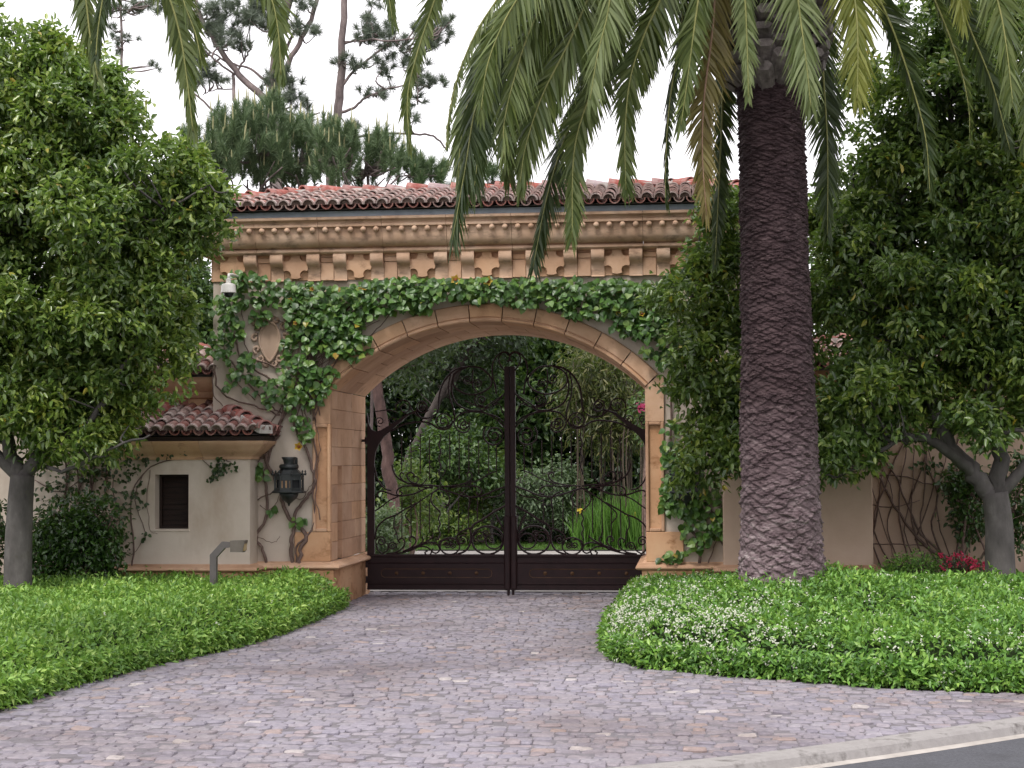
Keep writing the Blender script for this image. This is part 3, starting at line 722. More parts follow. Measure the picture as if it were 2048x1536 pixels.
# ================================================================== LOW LODGES AND PERIMETER WALLS
CPW = [(0, 0.0), (0.03, 0.0), (0.04, 0.03), (0.05, 0.05), (0.10, 0.08), (0.17, 0.13), (0.22, 0.19), (0.25, 0.22), (0.26, 0.25), (0, 0.25)]
WX0, WX1, WYF = 3.175, 5.11, -0.45
def lodge(s, label, wallmat, window):
    t = thing('gate_lodge', label, 'lodge', L(s * (WX0 + WX1) / 2, WYF, 0))
    zt = 2.02
    def X(x): return s * x
    if window:                   # wall with a window opening
        wx0, wx1, wz0, wz1 = window
        pcs = [(-WX1, wx0, 0.60, zt), (wx1, -WX0, 0.60, zt), (wx0, wx1, 0.60, wz0), (wx0, wx1, wz1, zt)]
        mb = MB(); x_ = [-WX1, wx0, wx1, -WX0]; z_ = [0.50, wz0, wz1, zt]
        vs = []; fs = []
        for yy in (WYF, 0.38):
            for xx in x_:
                for zz in z_: vs.append(L(xx, yy, zz))
        I = lambda a, i, j: a * 16 + i * 4 + j
        for a in (0, 1):
            for i in range(3):
                for j in range(3):
                    if a == 0 and (i, j) == (1, 1): continue
                    fs.append((I(a, i, j), I(a, i+1, j), I(a, i+1, j+1), I(a, i, j+1)))
        fs += [(I(0,0,0), I(0,0,3), I(1,0,3), I(1,0,0)), (I(0,3,0), I(1,3,0), I(1,3,3), I(0,3,3)), (I(0,0,3), I(0,3,3), I(1,3,3), I(1,0,3))]
        b = len(vs)                # splayed reveal
        q = [(wx0, wz0), (wx1, wz0), (wx1, wz1), (wx0, wz1)]
        vs += [L(x, WYF + 0.25, z) for x, z in q]
        o_ = [I(0,1,1), I(0,2,1), I(0,2,2), I(0,1,2)]
        for k in range(4): fs.append((o_[k], o_[(k+1) % 4], b + (k+1) % 4, b + k))
        mb.add(vs, fs); mb.build('wall', wallmat, t)
        wn_ = MB(); fw = 0.035
        for (xa, xb, za, zb) in ((wx0, wx0 + fw, wz0, wz1), (wx1 - fw, wx1, wz0, wz1), (wx0 + fw, wx1 - fw, wz0, wz0 + fw), (wx0 + fw, wx1 - fw, wz1 - fw, wz1)):
            p, q2 = L(xa, WYF + 0.20, za), L(xb, WYF + 0.26, zb); wn_.box(p[0], q2[0], p[1], q2[1], p[2], q2[2], 0.004)
        win = wn_.build('window', DARKWOOD, t)
        n = 9
        for k in range(n):       # shutter slats behind the frame
            za, zb = lerp(wz0 + fw, wz1 - fw, k / n), lerp(wz0 + fw, wz1 - fw, (k + 1) / n)
            mb = MB(); P = [(WYF + 0.252, za + 0.004), (WYF + 0.260, za + 0.004), (WYF + 0.285, zb - 0.002), (WYF + 0.277, zb - 0.002)]
            mb.prism(P, wx0 + fw, wx1 - fw, lambda a, u, w: L(a, u, w)); mb.build('slat', DARKWOOD, win)
        p, q2 = L(wx0, WYF + 0.305, wz0), L(wx1, WYF + 0.315, wz1); mb = MB(); mb.box(p[0], q2[0], p[1], q2[1], p[2], q2[2]); mb.build('pane', surf('dark_inside', [(0, (0.01, 0.008, 0.007)), (1, (0.02, 0.015, 0.012))], 3, 0.3, 0), win)
        p, q2 = L(wx0 - 0.04, WYF - 0.012, wz0 - 0.035), L(wx1 + 0.02, WYF + 0.16, wz0 - 0.002); mb = MB(); mb.box(p[0], q2[0], p[1], q2[1], p[2], q2[2], 0.006); mb.build('window_sill', STUCCO, win)
    else:
        a, b = sorted((X(WX0), X(WX1))); p, q2 = L(a, WYF, 0.50), L(b, 0.38, zt); mb = MB(); mb.box(p[0], q2[0], p[1], q2[1], p[2], q2[2], 0.01); mb.build('wall', wallmat, t)
    a, b = sorted((X(WX0 - 0.05), X(WX1 + 0.05))); n = 3
    for k in range(n):
        p, q2 = L(lerp(a, b, k / n) + 0.002, WYF - 0.06, -0.02), L(lerp(a, b, (k + 1) / n) - 0.002, 0.3, 0.50); mb = MB(); mb.box(p[0], q2[0], p[1], q2[1], p[2], q2[2], 0.01); mb.build('plinth_stone', SANDV, t)
    prof = [(0.0, 0.503), (0.075, 0.503), (0.115, 0.512), (0.13, 0.53), (0.122, 0.553), (0.095, 0.57), (0.04, 0.576), (0.012, 0.60), (0, 0.605)]
    xi, xo = X(WX0), X(WX1); si = -s
    fr = [[L(xi + si * p, 0.3, z) for p, z in prof], [L(xi + si * p, WYF - p, z) for p, z in prof], [L(xo - si * p, WYF - p, z) for p, z in prof], [L(xo - si * p, 0.3, z) for p, z in prof]]
    mb = MB(); mb.sweep(prof, fr); smooth_by_angle(mb.build('plinth_moulding', SAND, t), 40)
    cp = [(p, z + zt) for p, z in CPW]
    nb_ = 3; xs_ = [lerp(min(xi, xo), max(xi, xo), k / nb_) for k in range(nb_ + 1)]
    cornice(cp, xs_, WYF, 0, 0.37, t, SAND)
    a, b = min(xi, xo) - 0.24, max(xi, xo) + 0.24
    p, q2 = L(a, WYF - 0.24, zt + 0.252), L(b, 0.36, zt + 0.31); mb = MB(); mb.box(p[0], q2[0], p[1], q2[1], p[2], q2[2]); mb.build('fascia', DARKWOOD, t)
    ov = 0.29; ze = zt + 0.325; run = 0.34 - WYF + ov; rise = 0.36
    p0, p1 = L(min(xi, xo) - ov, WYF - ov, ze), L(max(xi, xo) + ov, WYF - ov, ze)
    t0, t1 = L(min(xi, xo) - ov + run * 0.9, 0.34, ze + rise), L(max(xi, xo) + ov - run * 0.9, 0.34, ze + rise)
    c0, c1 = L(min(xi, xo) - ov, 0.34, ze), L(max(xi, xo) + ov, 0.34, ze)
    mb = MB(); mb.add([p0, p1, t1, t0, c0, c1], [(0, 1, 2, 3), (0, 3, 4), (1, 5, 2), (4, 3, 2, 5), (0, 4, 5, 1)])
    rf = mb.build('roof', bpy.data.materials['roof_underlay'], t)
    slope(rf, p0, (1, 0, 0), (0, 1, 0), p1[0] - p0[0], run, rise, run * 0.9, run * 0.9, True, 0.275, 11 if s < 0 else 12)
    slope(rf, c0, (0, -1, 0), (1, 0, 0), run, run * 0.9, rise, 0, run, False, 0.275, 13)
    slope(rf, p1, (0, 1, 0), (-1, 0, 0), run, run * 0.9, rise, run, 0, False, 0.275, 14)
    ridge(rf, p0, t0, 21, 0.09); ridge(rf, p1, t1, 22, 0.09)
    return t
lodge(-1, 'low stucco lodge with shuttered window left of the arch under tiled roof', STUCCO, (-4.50, -4.028, 1.08, 1.82))
lodge(1, 'low windowless stucco lodge behind the palm trunk, right of the arch', STUCCO2, None)

def perimeter(s, label, wallmat):
    t = thing('boundary_wall', label, 'wall', L(s * 6.5, 0.4, 0))
    xa, xb = sorted((s * (HW + 0.01), s * 11.5)); zt = zf(822, 0.4)
    p, q = L(xa, 0.385, 0), L(xb, 1.5, zt + 0.0); mb = MB(); mb.box(p[0], q[0], p[1], q[1], p[2], q[2]); mb.build('wall', wallmat, t)
    n = 8
    prof = [(0, 0), (0.04, 0), (0.05, 0.05), (0.04, 0.09), (0.04, 0.20), (0.09, 0.22), (0.11, 0.26), (0.10, 0.30), (0.14, 0.33), (0.22, 0.40), (0.25, 0.46), (0.25, 0.50), (0, 0.50)]
    cornice([(a, b + zt) for a, b in prof], [lerp(xa, xb, k / n) for k in range(n + 1)], 0.385, 0, 1.5, t, SAND, 'cornice_block', ())
    ze = zt + 0.53
    p0, p1 = L(xa, 0.02, ze), L(xb, 0.02, ze); mb = MB()
    mb.add([p0, p1, L(xb, 0.95, ze + 0.34), L(xa, 0.95, ze + 0.34), L(xb, 1.88, ze), L(xa, 1.88, ze)], [(0, 1, 2, 3), (3, 2, 4, 5), (0, 3, 5), (1, 4, 2), (0, 5, 4, 1)])
    rf = mb.build('roof', bpy.data.materials['roof_underlay'], t)
    lo, hi = sorted((XC + s * HW, XC + s * 8.2))
    slope(rf, p0, (1, 0, 0), (0, 1, 0), p1[0] - p0[0], 0.93, 0.34, 0, 0, True, 0.275, 31, lo, hi)
    ridge(rf, L(xa, 0.95, ze + 0.34), L(xb, 0.95, ze + 0.34), 33, 0.08)
perimeter(-1, 'stucco boundary wall with tiled coping left of gatehouse, behind the tree', STUCCO)
perimeter(1, 'pinkish stucco boundary wall with bare vine stems at far right', STUCCO2)

# ================================================================== IRON GATE LEAVES
GC = W(1020.5, 900, GY).x
def g4(x, y): return (700 + x / 2.844, 660 + y / 2.844)
def g5(x, y): return (720 + x / 4.8, 680 + y / 4.8)
def g6(x, y): return (720 + x / 5.484, 920 + y / 5.484)
def g4m(x, y): return g4(1830 - x, y)
def pts_of(fn, lst): return [fn(*p) for p in lst]
def spiral(c, r0, turns, a0, dr=1, n=11, r1=0.15):
    m = int(n * turns) + 1
    return [(c[0] + r0 * lerp(1, r1, i / m) * math.cos(a0 + dr * 2 * math.pi * turns * i / m), c[1] + r0 * lerp(1, r1, i / m) * math.sin(a0 + dr * 2 * math.pi * turns * i / m)) for i in range(m + 1)]
def oval(c, rx, ry, n=22): return [(c[0] + rx * math.cos(2 * math.pi * i / n), c[1] + ry * math.sin(2 * math.pi * i / n)) for i in range(n + 1)]
SCR = []      # (points in photo pixels, radius)
def sc(fn, lst, r=0.012): SCR.append((pts_of(fn, lst), r))
def sp(fn, c, rad, turns, a0, dr=1, r=0.011):
    k = {g4: 2.844, g5: 4.8, g6: 5.484, g4m: 2.844}[fn]; SCR.append((spiral(fn(*c), rad / k, turns, a0, dr), r))
sc(g5, [(1040, 255), (1160, 270), (1250, 350), (1262, 430), (1200, 490), (1100, 525), (1000, 510), (920, 460), (892, 390), (925, 310), (1040, 255)], 0.014)
sc(g5, [(1085, 290), (1078, 370), (1085, 450), (1120, 500)]); sp(g5, (1030, 380), 48, 1.6, 0.2, 1); sp(g5, (1132, 420), 46, 1.6, 3.3, 1)
sc(g5, [(1040, 255), (930, 280), (850, 340), (790, 430), (760, 540), (755, 640), (740, 700)], 0.016)
sc(g5, [(870, 330), (850, 430), (858, 540), (890, 640), (910, 740)], 0.013)
sc(g5, [(905, 320), (880, 430), (890, 540), (940, 620), (1040, 672), (1150, 680), (1230, 650)], 0.014)
sc(g5, [(1120, 520), (1098, 580), (1130, 637), (1195, 645), (1260, 605), (1330, 560), (1405, 505)], 0.012); sp(g5, (1168, 578), 55, 1.5, 1.2, 1)
sc(g5, [(1410, 320), (1350, 240), (1335, 170), (1375, 120), (1425, 140), (1440, 190), (1410, 205)], 0.012)
sc(g5, [(1310, 520), (1295, 430), (1268, 300), (1290, 190), (1350, 125), (1410, 118), (1440, 150)], 0.013)
sc(g5, [(1262, 360), (1300, 430), (1305, 520)], 0.011)
sp(g5, (600, 645), 56, 1.8, 2.4, -1); sc(g5, [(430, 725), (520, 692), (556, 676)], 0.016); sc(g5, [(545, 690), (575, 738), (625, 755), (685, 738), (720, 715)], 0.011)
sc(g5, [(290, 880), (400, 818), (500, 793), (600, 785), (680, 802), (740, 842), (805, 858), (862, 838), (890, 785)], 0.014); sp(g5, (800, 785), 88, 1.9, 0.0, -1)
sc(g5, [(905, 735), (905, 805), (940, 868), (1000, 890), (1042, 872)], 0.012); sp(g5, (1000, 830), 58, 1.5, 0.9, -1)
sc(g5, [(960, 705), (1050, 685), (1130, 680), (1230, 712), (1340, 785), (1400, 850)], 0.013)
sc(g4m, [(945, 535), (1000, 492), (1100, 466), (1190, 472), (1235, 512), (1272, 548), (1330, 560)], 0.013); sp(g4m, (1190, 530), 42, 1.6, -0.3, 1); sp(g4m, (1010, 598), 66, 2.1, -2.4, -1, 0.013)
sc(g4m, [(960, 470), (985, 420), (1040, 440), (1110, 430), (1180, 400)], 0.011)
sc(g4m, [(935, 280), (945, 350), (985, 400), (1020, 425)], 0.012)
sc(g4m, [(1380, 500), (1430, 497), (1470, 465), (1490, 430)], 0.011); sp(g4m, (1418, 432), 42, 1.5, 0.6, 1); sp(g4m, (1520, 440), 50, 1.6, 2.8, 1)
sp(g4m, (1590, 520), 32, 1.5, 1.5, -1, 0.010); sp(g4m, (1660, 520), 30, 1.5, 1.5, 1, 0.010); sc(g4m, [(1560, 470), (1610, 455), (1690, 465)], 0.009)
# middle band
sc(g6, [(870, 290), (760, 277), (650, 275), (560, 262), (470, 232), (405, 185), (368, 125), (352, 50)], 0.014)
sc(g6, [(640, 268), (560, 243), (520, 195), (518, 152), (555, 136), (592, 160), (575, 190)]); sc(g6, [(540, 262), (470, 222), (438, 172), (455, 138), (486, 155)])
sc(g6, [(800, 310), (700, 296), (560, 285), (470, 290), (412, 328), (404, 372), (440, 388), (462, 360), (440, 345)])
sc(g6, [(880, 318), (960, 338), (1060, 372), (1180, 402), (1300, 400), (1400, 368), (1480, 330), (1600, 290)], 0.014)
sc(g6, [(890, 292), (1020, 282), (1130, 262), (1200, 230), (1232, 180), (1210, 140), (1176, 152), (1188, 192)]); sc(g6, [(1000, 300), (1150, 288), (1280, 290), (1332, 328), (1322, 370), (1288, 376), (1280, 345)])
sc(g6, [(1150, 272), (1260, 232), (1340, 200), (1420, 150), (1500, 120)], 0.010); sc(g6, [(1600, 340), (1500, 400), (1400, 410), (1340, 440)], 0.010)
sc(g6, [(880, 310), (800, 358), (778, 430), (800, 490), (850, 540), (880, 562)]); sc(g6, [(880, 310), (950, 350), (982, 420), (970, 480), (930, 520)]); sc(g6, [(1080, 342), (1165, 380), (1202, 430), (1196, 530)])
sc(g6, [(160, 80), (180, 180), (220, 260), (280, 318), (345, 336)], 0.013); sc(g6, [(205, 408), (186, 375), (215, 345), (275, 350), (380, 386), (480, 392), (600, 368), (720, 312), (800, 296)], 0.013)
sc(g6, [(690, 350), (640, 300), (700, 250), (735, 200)], 0.010); sc(g6, [(600, 270), (640, 220), (620, 180), (585, 190)], 0.010); sc(g6, [(560, 700), (500, 600), (620, 480), (760, 380), (860, 310)], 0.010)
sc(g6, [(165, 870), (180, 770), (222, 700), (300, 640), (400, 600), (470, 556), (620, 470)], 0.013); sc(g6, [(165, 560), (250, 500), (330, 440), (420, 400)], 0.011)
# bottom band
SCR.append((oval(g6(985, 945), 108 / 5.484, 92 / 5.484), 0.013)); sp(g6, (958, 930), 40, 1.6, -0.8, 1); sp(g6, (1022, 938), 36, 1.6, 3.9, -1)
SCR.append((oval(g6(1400, 880), 175 / 5.484, 155 / 5.484), 0.016)); SCR.append((oval(g6(1470, 890), 92 / 5.484, 84 / 5.484), 0.012)); sp(g6, (1320, 850), 78, 1.7, 2.4, 1); sp(g6, (1375, 810), 42, 1.5, 0.5, -1); sp(g6, (1440, 872), 34, 1.4, 1.0, 1)
sc(g6, [(300, 1034), (480, 1012), (600, 952), (720, 900), (790, 852), (800, 825)], 0.013); sc(g6, [(380, 1034), (560, 990), (680, 930), (780, 905), (850, 930), (872, 990), (832, 1022), (790, 1002), (802, 968)])
sc(g6, [(640, 952), (720, 950), (782, 990), (772, 1034), (732, 1040), (714, 1012), (742, 1000)]); sp(g6, (232, 892), 62, 1.8, 2.4, 1); sp(g6, (352, 945), 50, 1.7, 0.4, -1)
sc(g6, [(180, 930), (200, 990), (250, 1030)]); sc(g6, [(240, 1030), (300, 990), (310, 940)]); sc(g6, [(290, 1030), (400, 1010), (470, 960), (492, 900), (462, 858), (424, 880), (436, 912)]); sc(g6, [(470, 1004), (560, 960), (612, 900), (600, 850), (560, 840), (543, 880), (566, 896)])
sc(g6, [(600, 958), (660, 920), (692, 880), (680, 838)]); sc(g6, [(872, 960), (870, 900), (930, 872), (982, 880)]); sc(g6, [(1080, 930), (1058, 850), (1100, 790), (1170, 760), (1240, 740)], 0.013); sp(g6, (1122, 880), 58, 1.7, 0.2, -1)
sc(g6, [(1050, 1038), (1150, 1000), (1202, 930), (1216, 840), (1205, 740)], 0.016); sc(g6, [(1210, 760), (1260, 700), (1350, 650), (1470, 570), (1600, 500)], 0.018); sc(g6, [(1490, 600), (1540, 700), (1580, 800), (1585, 900)], 0.016)
sc(g6, [(380, 600), (370, 720), (400, 800), (410, 880)], 0.010)
UB = [(490, 880, 1270), (578, 900, 1290), (668, 930, 1330), (862, 900, 1240), (952, 900, 1330), (1045, 930, 1270), (1140, 960, 1290), (400, 930, 1260), (1235, 1000, 1290), (1310, 1010, 1280)]
LB = [(460, 430, 850), (560, 420, 850), (660, 420, 850), (762, 430, 800), (975, 480, 800), (1080, 420, 790), (1190, 520, 760), (1290, 430, 690)]
def gate_leaf(s, label):
    t = thing('gate_leaf', label, 'gate', (GC + s * 1.05, GY, 0.0))
    def Q(p, dy=0.0):
        w = W(p[0], p[1], GY); return Vector((GC + (w.x - GC) * (-s), GY + dy, w.z))
    for i, (lst, r) in enumerate(SCR):
        P = [Q(p, 0.008 * ((i % 3) - 1)) for p in lst]
        if len(lst) < 12: P = catmull(P, 4)
        mb = MB(); mb.tube(P, r, 5, True); mb.build('scroll', IRON, t, True)
    for x, a, b in UB:
        p, q = Q(g5(x, a)), Q(g5(x, b)); mb = MB(); mb.tube([p, q], 0.009, 6); mb.build('bar', IRON, t)
    for x, a, b in LB:
        p, q = Q(g6(x, a)), Q(g6(x, b)); mb = MB(); mb.tube([p, q], 0.009, 6); mb.build('bar', IRON, t)
    for fn, x, a, b in ((g5, 766, 900, 1300), (g6, 870, 560, 880)):
        P = [Q(fn(x + 10 * math.sin(k * 0.9), lerp(a, b, k / 20))) for k in range(21)]
        mb = MB(); mb.tube(P, 0.012, 5); mb.build('twisted_bar', IRON, t, True)
    xo, xi = Q(g5(72, 900)).x, Q(g5(140, 900)).x
    zb, zp = W(900, 1179, GY).z, W(900, 1109, GY).z
    P = [(72, 700), (84, 800), (112, 858), (150, 878), (200, 868), (250, 838), (320, 800), (400, 742), (450, 715), (472, 720), (420, 762), (350, 822), (290, 880), (230, 930), (182, 1000), (150, 1080), (140, 1160), (140, 2060), (72, 2060)]
    mb = MB(); mb.prism([(Q(g5(*p)).x, max(zp - 0.02, Q(g5(*p)).z)) for p in P], GY - 0.03, GY + 0.03, lambda a, u, w: (u, a, w)); mb.build('hinge_stile', IRON, t)
    # bottom panel: plate, rails, raised moulding and rosettes
    c = GC + s * 0.012; e = xo
    x0, x1 = sorted((c + s * 0.058, e))
    mb = MB(); mb.box(x0, x1, GY - 0.018, GY + 0.018, zb, zp, 0.003); pan = mb.build('bottom_panel', IRON, t)
    for za, zc, pr in ((zp - 0.035, zp + 0.004, 0.045), (zp - 0.135, zp - 0.115, 0.030), (zb + 0.075, zb + 0.10, 0.030), (zb - 0.004, zb + 0.055, 0.045)):
        mb = MB(); mb.box(x0, x1, GY - pr, GY + pr, za, zc, 0.008); mb.build('rail', IRON, pan)
    zm = (zp - 0.125 + zb + 0.09) / 2; hx = (x1 - x0) * 0.40; xm = (x0 + x1) / 2; hz = 0.062
    ov = [(xm + hx * q, zm + hz * w) for q, w in ((-0.94, -1), (0.94, -1), (0.985, -0.7), (1, 0), (0.985, 0.7), (0.94, 1), (-0.94, 1), (-0.985, 0.7), (-1, 0), (-0.985, -0.7), (-0.94, -1))]
    gold = bpy.data.materials.get('worn_gilt_line') or surf('worn_gilt_line', [(0.3, (0.06, 0.032, 0.02)), (0.7, (0.14, 0.075, 0.035))], 9, 0.5, 0)
    mb = MB(); mb.tube([(x, GY - 0.02, z) for x, z in ov], 0.005, 4); mb.build('oval_moulding', gold, pan)
    for k in (-0.72, -0.24, 0.24, 0.72):
        mb = MB(); mb.lathe([(0.026, -0.01), (0.03, 0), (0.012, 0.014), (0.016, 0.02), (0.004, 0.026)], 8)
        me = mb.mesh('rosette', gold); link('rosette', me, pan, Matrix.Translation((xm + hx * k, GY - 0.018, zm)) @ Matrix.Rotation(math.pi / 2, 4, 'X'))
    # meeting stile with its collar and foot
    zt = W(1020, 733, GY).z; zk = W(1020, 1030, GY).z
    xa, xb = sorted((c - s * 0.008, c + s * 0.068))
    mb = MB(); mb.box(xa, xb, GY - 0.05, GY + 0.05, zb - 0.01, zt, 0.006); mb.box(*sorted((c - s * 0.008, c + s * 0.085)), GY - 0.06, GY + 0.06, zb + 0.0, zk, 0.02)
    mb.box(*sorted((c + s * 0.004, c + s * 0.04)), GY - 0.03, GY + 0.03, -0.01, zb + 0.02, 0.006)
    mb.build('meeting_stile', IRON, t)
    if s < 0:
        for z in (0.22, 0.45, 2.3):
            mb = MB(); mb.tube([(xo - 0.02, GY, z - 0.05), (xo - 0.02, GY, z + 0.05)], 0.025, 8); mb.box(XC - HO - 0.02, xo - 0.01, GY - 0.015, GY + 0.015, z - 0.02, z + 0.02); mb.build('hinge', IRON, t)
    return t
gate_leaf(-1, 'left leaf of brown scrolled iron driveway gate, hinged at the left pier')
gate_leaf(1, 'right leaf of brown scrolled iron driveway gate, beside the clipped white flowering bed')

# ================================================================== LANTERNS
GLASS, nt, bs, out = newmat('dark_lantern_glass'); bs.inputs['Base Color'].default_value = (0.02, 0.022, 0.025, 1); bs.inputs['Roughness'].default_value = 0.12
AMBER, nt, bs, out = newmat('candle_sleeve'); bs.inputs['Base Color'].default_value = (0.35, 0.22, 0.12, 1); bs.inputs['Roughness'].default_value = 0.5
def lantern(s, pxc, label):
    cx, cy = W(pxc, 950, Y0 - 0.3).x, Y0 - 0.30
    z = lambda py: W(pxc, py, Y0 - 0.3).z
    t = thing('wall_lantern', label, 'lantern', (cx, cy, z(1006)), 'lanterns beside the arch')
    k = (Y0 - 0.3) / F
    def la(lst, name, n=8, mat=LANT, sm=False):
        mb = MB(); mb.lathe([(r * k, z(y)) for r, y in lst], n, (cx, cy, 0)); return mb.build(name, mat, t, sm)
    la([(11, 931), (10.5, 927), (12, 921), (15.5, 914.5), (14.5, 914), (9, 918)], 'chimney', 16, LANT, True)
    la([(17, 938.5), (19.5, 936), (20, 933), (19, 929.5), (15, 928)], 'collar', 16, LANT, True)
    la([(31, 951), (31, 948.5), (28, 947.5), (18, 938.6), (16, 938)], 'roof', 8)
    la([(25, 982), (25, 951.2)], 'glass_body', 8, GLASS)
    la([(34, 986), (35.5, 984), (34, 982), (30, 981.5)], 'base_rim', 8)
    la([(1.5, 1012), (3, 1007), (8, 1003), (15, 997), (19, 990.5), (19.5, 986.2)], 'bowl', 12, LANT, True)
    for q in range(8):
        a = 2 * math.pi * (q + 0.5) / 8; x, y_ = cx + 28.5 * k * math.cos(a), cy + 28.5 * k * math.sin(a)
        mb = MB(); mb.box(x - 0.012, x + 0.012, y_ - 0.012, y_ + 0.012, z(981.8), z(950.8), 0.003); mb.build('rib', LANT, t)
        x, y_ = cx + 33.5 * k * math.cos(a), cy + 33.5 * k * math.sin(a)
        mb = MB(); mb.lathe([(0.012, 0), (0.018, 0.02), (0.008, 0.04), (0.014, 0.055), (0.002, 0.075)], 6, (x, y_, z(951))); mb.build('finial', LANT, t)
        a2 = 2 * math.pi * q / 8                       # arched head and foot of each glazed side
        ca, sa = math.cos(a2), math.sin(a2); r_ = 26.2 * k
        for za, zb_ in ((960, 951.5), (981.5, 975.5)):
            mb = MB(); w_ = 9.2 * k
            mb.prism([(-w_, z(za)), (w_, z(za)), (w_, z(zb_)), (-w_, z(zb_))], r_ - 0.004, r_ + 0.006, lambda a, u, w: (cx + ca * a - sa * u, cy + sa * a + ca * u, w)); mb.build('side_plate', LANT, t)
    for q in (-1, 0, 1):
        mb = MB(); mb.lathe([(0.012, 0), (0.012, 0.10)], 8, (cx + q * 0.06, cy - 0.165, z(976))); 
        mb.build('candle', AMBER, t)
    mb = MB(); mb.tube([(cx, cy, z(928)), (cx, cy + 0.15, z(920)), (cx, Y0, z(930))], 0.02, 6); mb.box(cx - 0.05, cx + 0.05, Y0 - 0.02, Y0 + 0.0, z(945), z(915), 0.006); mb.build('bracket', LANT, t)
lantern(-1, 578, 'dark verdigris lantern hanging among vine stems left of the arch')
lantern(1, 1372, 'dark lantern half hidden by leaves on the right of the arch')

# ================================================================== DOME CAMERA
p = W(457, 586, Y0 - 0.75)
t = thing('security_camera', 'white dome security camera below the left end of the cornice', 'camera', p)
mb = MB(); mb.lathe([(0.092, 0.0), (0.104, 0.003), (0.104, 0.012), (0.100, 0.02), (0.098, 0.09), (0.086, 0.118), (0.05, 0.130), (0.034, 0.134), (0.033, 0.19), (0.012, 0.20)], 16, p); smooth_by_angle(mb.build('housing', WHITEP, t), 35)
mb = MB(); mb.lathe([(0.005, -0.062), (0.04, -0.055), (0.062, -0.03), (0.07, 0.003)], 14, p); mb.build('dome', GLASS, t, True)
mb = MB(); mb.tube([p + Vector((0, 0, 0.19)), p + Vector((0, 0.02, 0.25)), p + Vector((0, 0.2, 0.27)), (p.x, Y0, p.z + 0.27)], 0.02, 8); mb.build('arm', WHITEP, t, True)

# ================================================================== KEYPAD POST
KY = 20.6
def kp(x, y): return W(x, y, KY)
b0 = kp(427.5, 1190); b0 = Vector((b0.x, KY, 0))
t = thing('keypad_post', 'grey gooseneck keypad post rising from the left ground cover', 'intercom post', b0)
pp = [b0, kp(427.5, 1112), kp(448, 1089.5), kp(468, 1089.5)]
hwid = 0.04; vs = []
prof = []
def nrm2(a, b): d = (b - a); d.y = 0; d.normalize(); return Vector((-d.z, 0, d.x))
mb = MB(); L_, R_ = [], []
for i, q in enumerate(pp):
    n1 = nrm2(pp[max(i-1, 0)], pp[min(max(i-1, 0)+1, 3)]); n2 = nrm2(pp[min(i, 2)], pp[min(i, 2)+1]); m = (n1 + n2).normalized(); sc_ = hwid / max(0.5, m.dot(n1)); sc_ *= (0.7 if i == 3 else 1)
    L_.append(q + m * sc_); R_.append(q - m * sc_)
vs = [Vector((v.x, KY + dy, v.z)) for dy in (-0.04, 0.04) for v in L_ + R_]
fs = []
for a in (0, 8):
    for i in range(3): fs.append((a+i, a+i+1, a+5+i, a+4+i))
for i in range(3): fs += [(i, i+1, 9+i, 8+i), (4+i, 5+i, 13+i, 12+i)]
fs += [(0, 4, 12, 8), (3, 7, 15, 11)]
mb.add(vs, fs); mb.build('post', GREYMETAL, t)
kb = [kp(463.5, 1081), kp(493, 1080.5), kp(489.5, 1095), kp(488, 1104), kp(463.5, 1103.5)]
mb = MB(); mb.prism([(v.x, v.z) for v in kb], KY - 0.075, KY + 0.075, lambda a, u, w: (u, a, w)); mb.build('keypad_hood', surf('bronze_housing', [(0.3, (0.075, 0.065, 0.055)), (0.7, (0.12, 0.105, 0.09))], 8, 0.45, 0.05), t)
a, b = kp(494, 1083), kp(489.5, 1103)
mb = MB(); mb.add([(a.x + 0.002, KY - 0.065, a.z - 0.01), (a.x + 0.002, KY + 0.065, a.z - 0.01), (b.x + 0.004, KY + 0.065, b.z), (b.x + 0.004, KY - 0.065, b.z)], [(0, 1, 2, 3)]); 
mb = MB(); mb.box(b.x - 0.012, b.x + 0.012, KY - 0.06, KY + 0.06, b.z + 0.01, a.z - 0.02, 0.004); mb.build('keypad', surf('brass_keypad', [(0.3, (0.25, 0.17, 0.08)), (0.7, (0.4, 0.3, 0.15))], 20, 0.35, 0), t)

# ================================================================== PLANTING
def project(P):
    R_ = np.array(CAMM); d = (P - np.array([0, 0, H])) @ R_
    return 1024 + d[:, 0] / -d[:, 2] * F, 768 - d[:, 1] / -d[:, 2] * F
def inpoly(P, x, y):
    r = np.zeros(len(x), bool); n = len(P); j = n - 1
    for i in range(n):
        xi, yi, xj, yj = P[i][0], P[i][1], P[j][0], P[j][1]
        c = ((yi > y) != (yj > y)) & (x < (xj - xi) * (y - yi) / ((yj - yi) if yj != yi else 1e-9) + xi)
        r ^= c; j = i
    return r
def edge_dist(Ed, x, y):
    d = np.full(len(x), 1e9)
    for a, b in zip(Ed[:-1], Ed[1:]):
        vx, vy = b.x - a.x, b.y - a.y; l2 = vx*vx + vy*vy
        t = np.clip(((x - a.x) * vx + (y - a.y) * vy) / l2, 0, 1)
        d = np.minimum(d, np.hypot(x - a.x - t * vx, y - a.y - t * vy))
    return d
def wob(x, y, s=1.0, ph=0.0):
    return (np.sin(x*2.1*s + 1.3 + ph) * np.cos(y*1.7*s + 0.4 + ph) + 0.6*np.sin(x*4.7*s + y*3.1*s + ph) + 0.4*np.sin(x*9.1*s - y*7.7*s + 2*ph) + 0.3*np.cos(x*15.0*s + y*13.0*s)) / 2.3
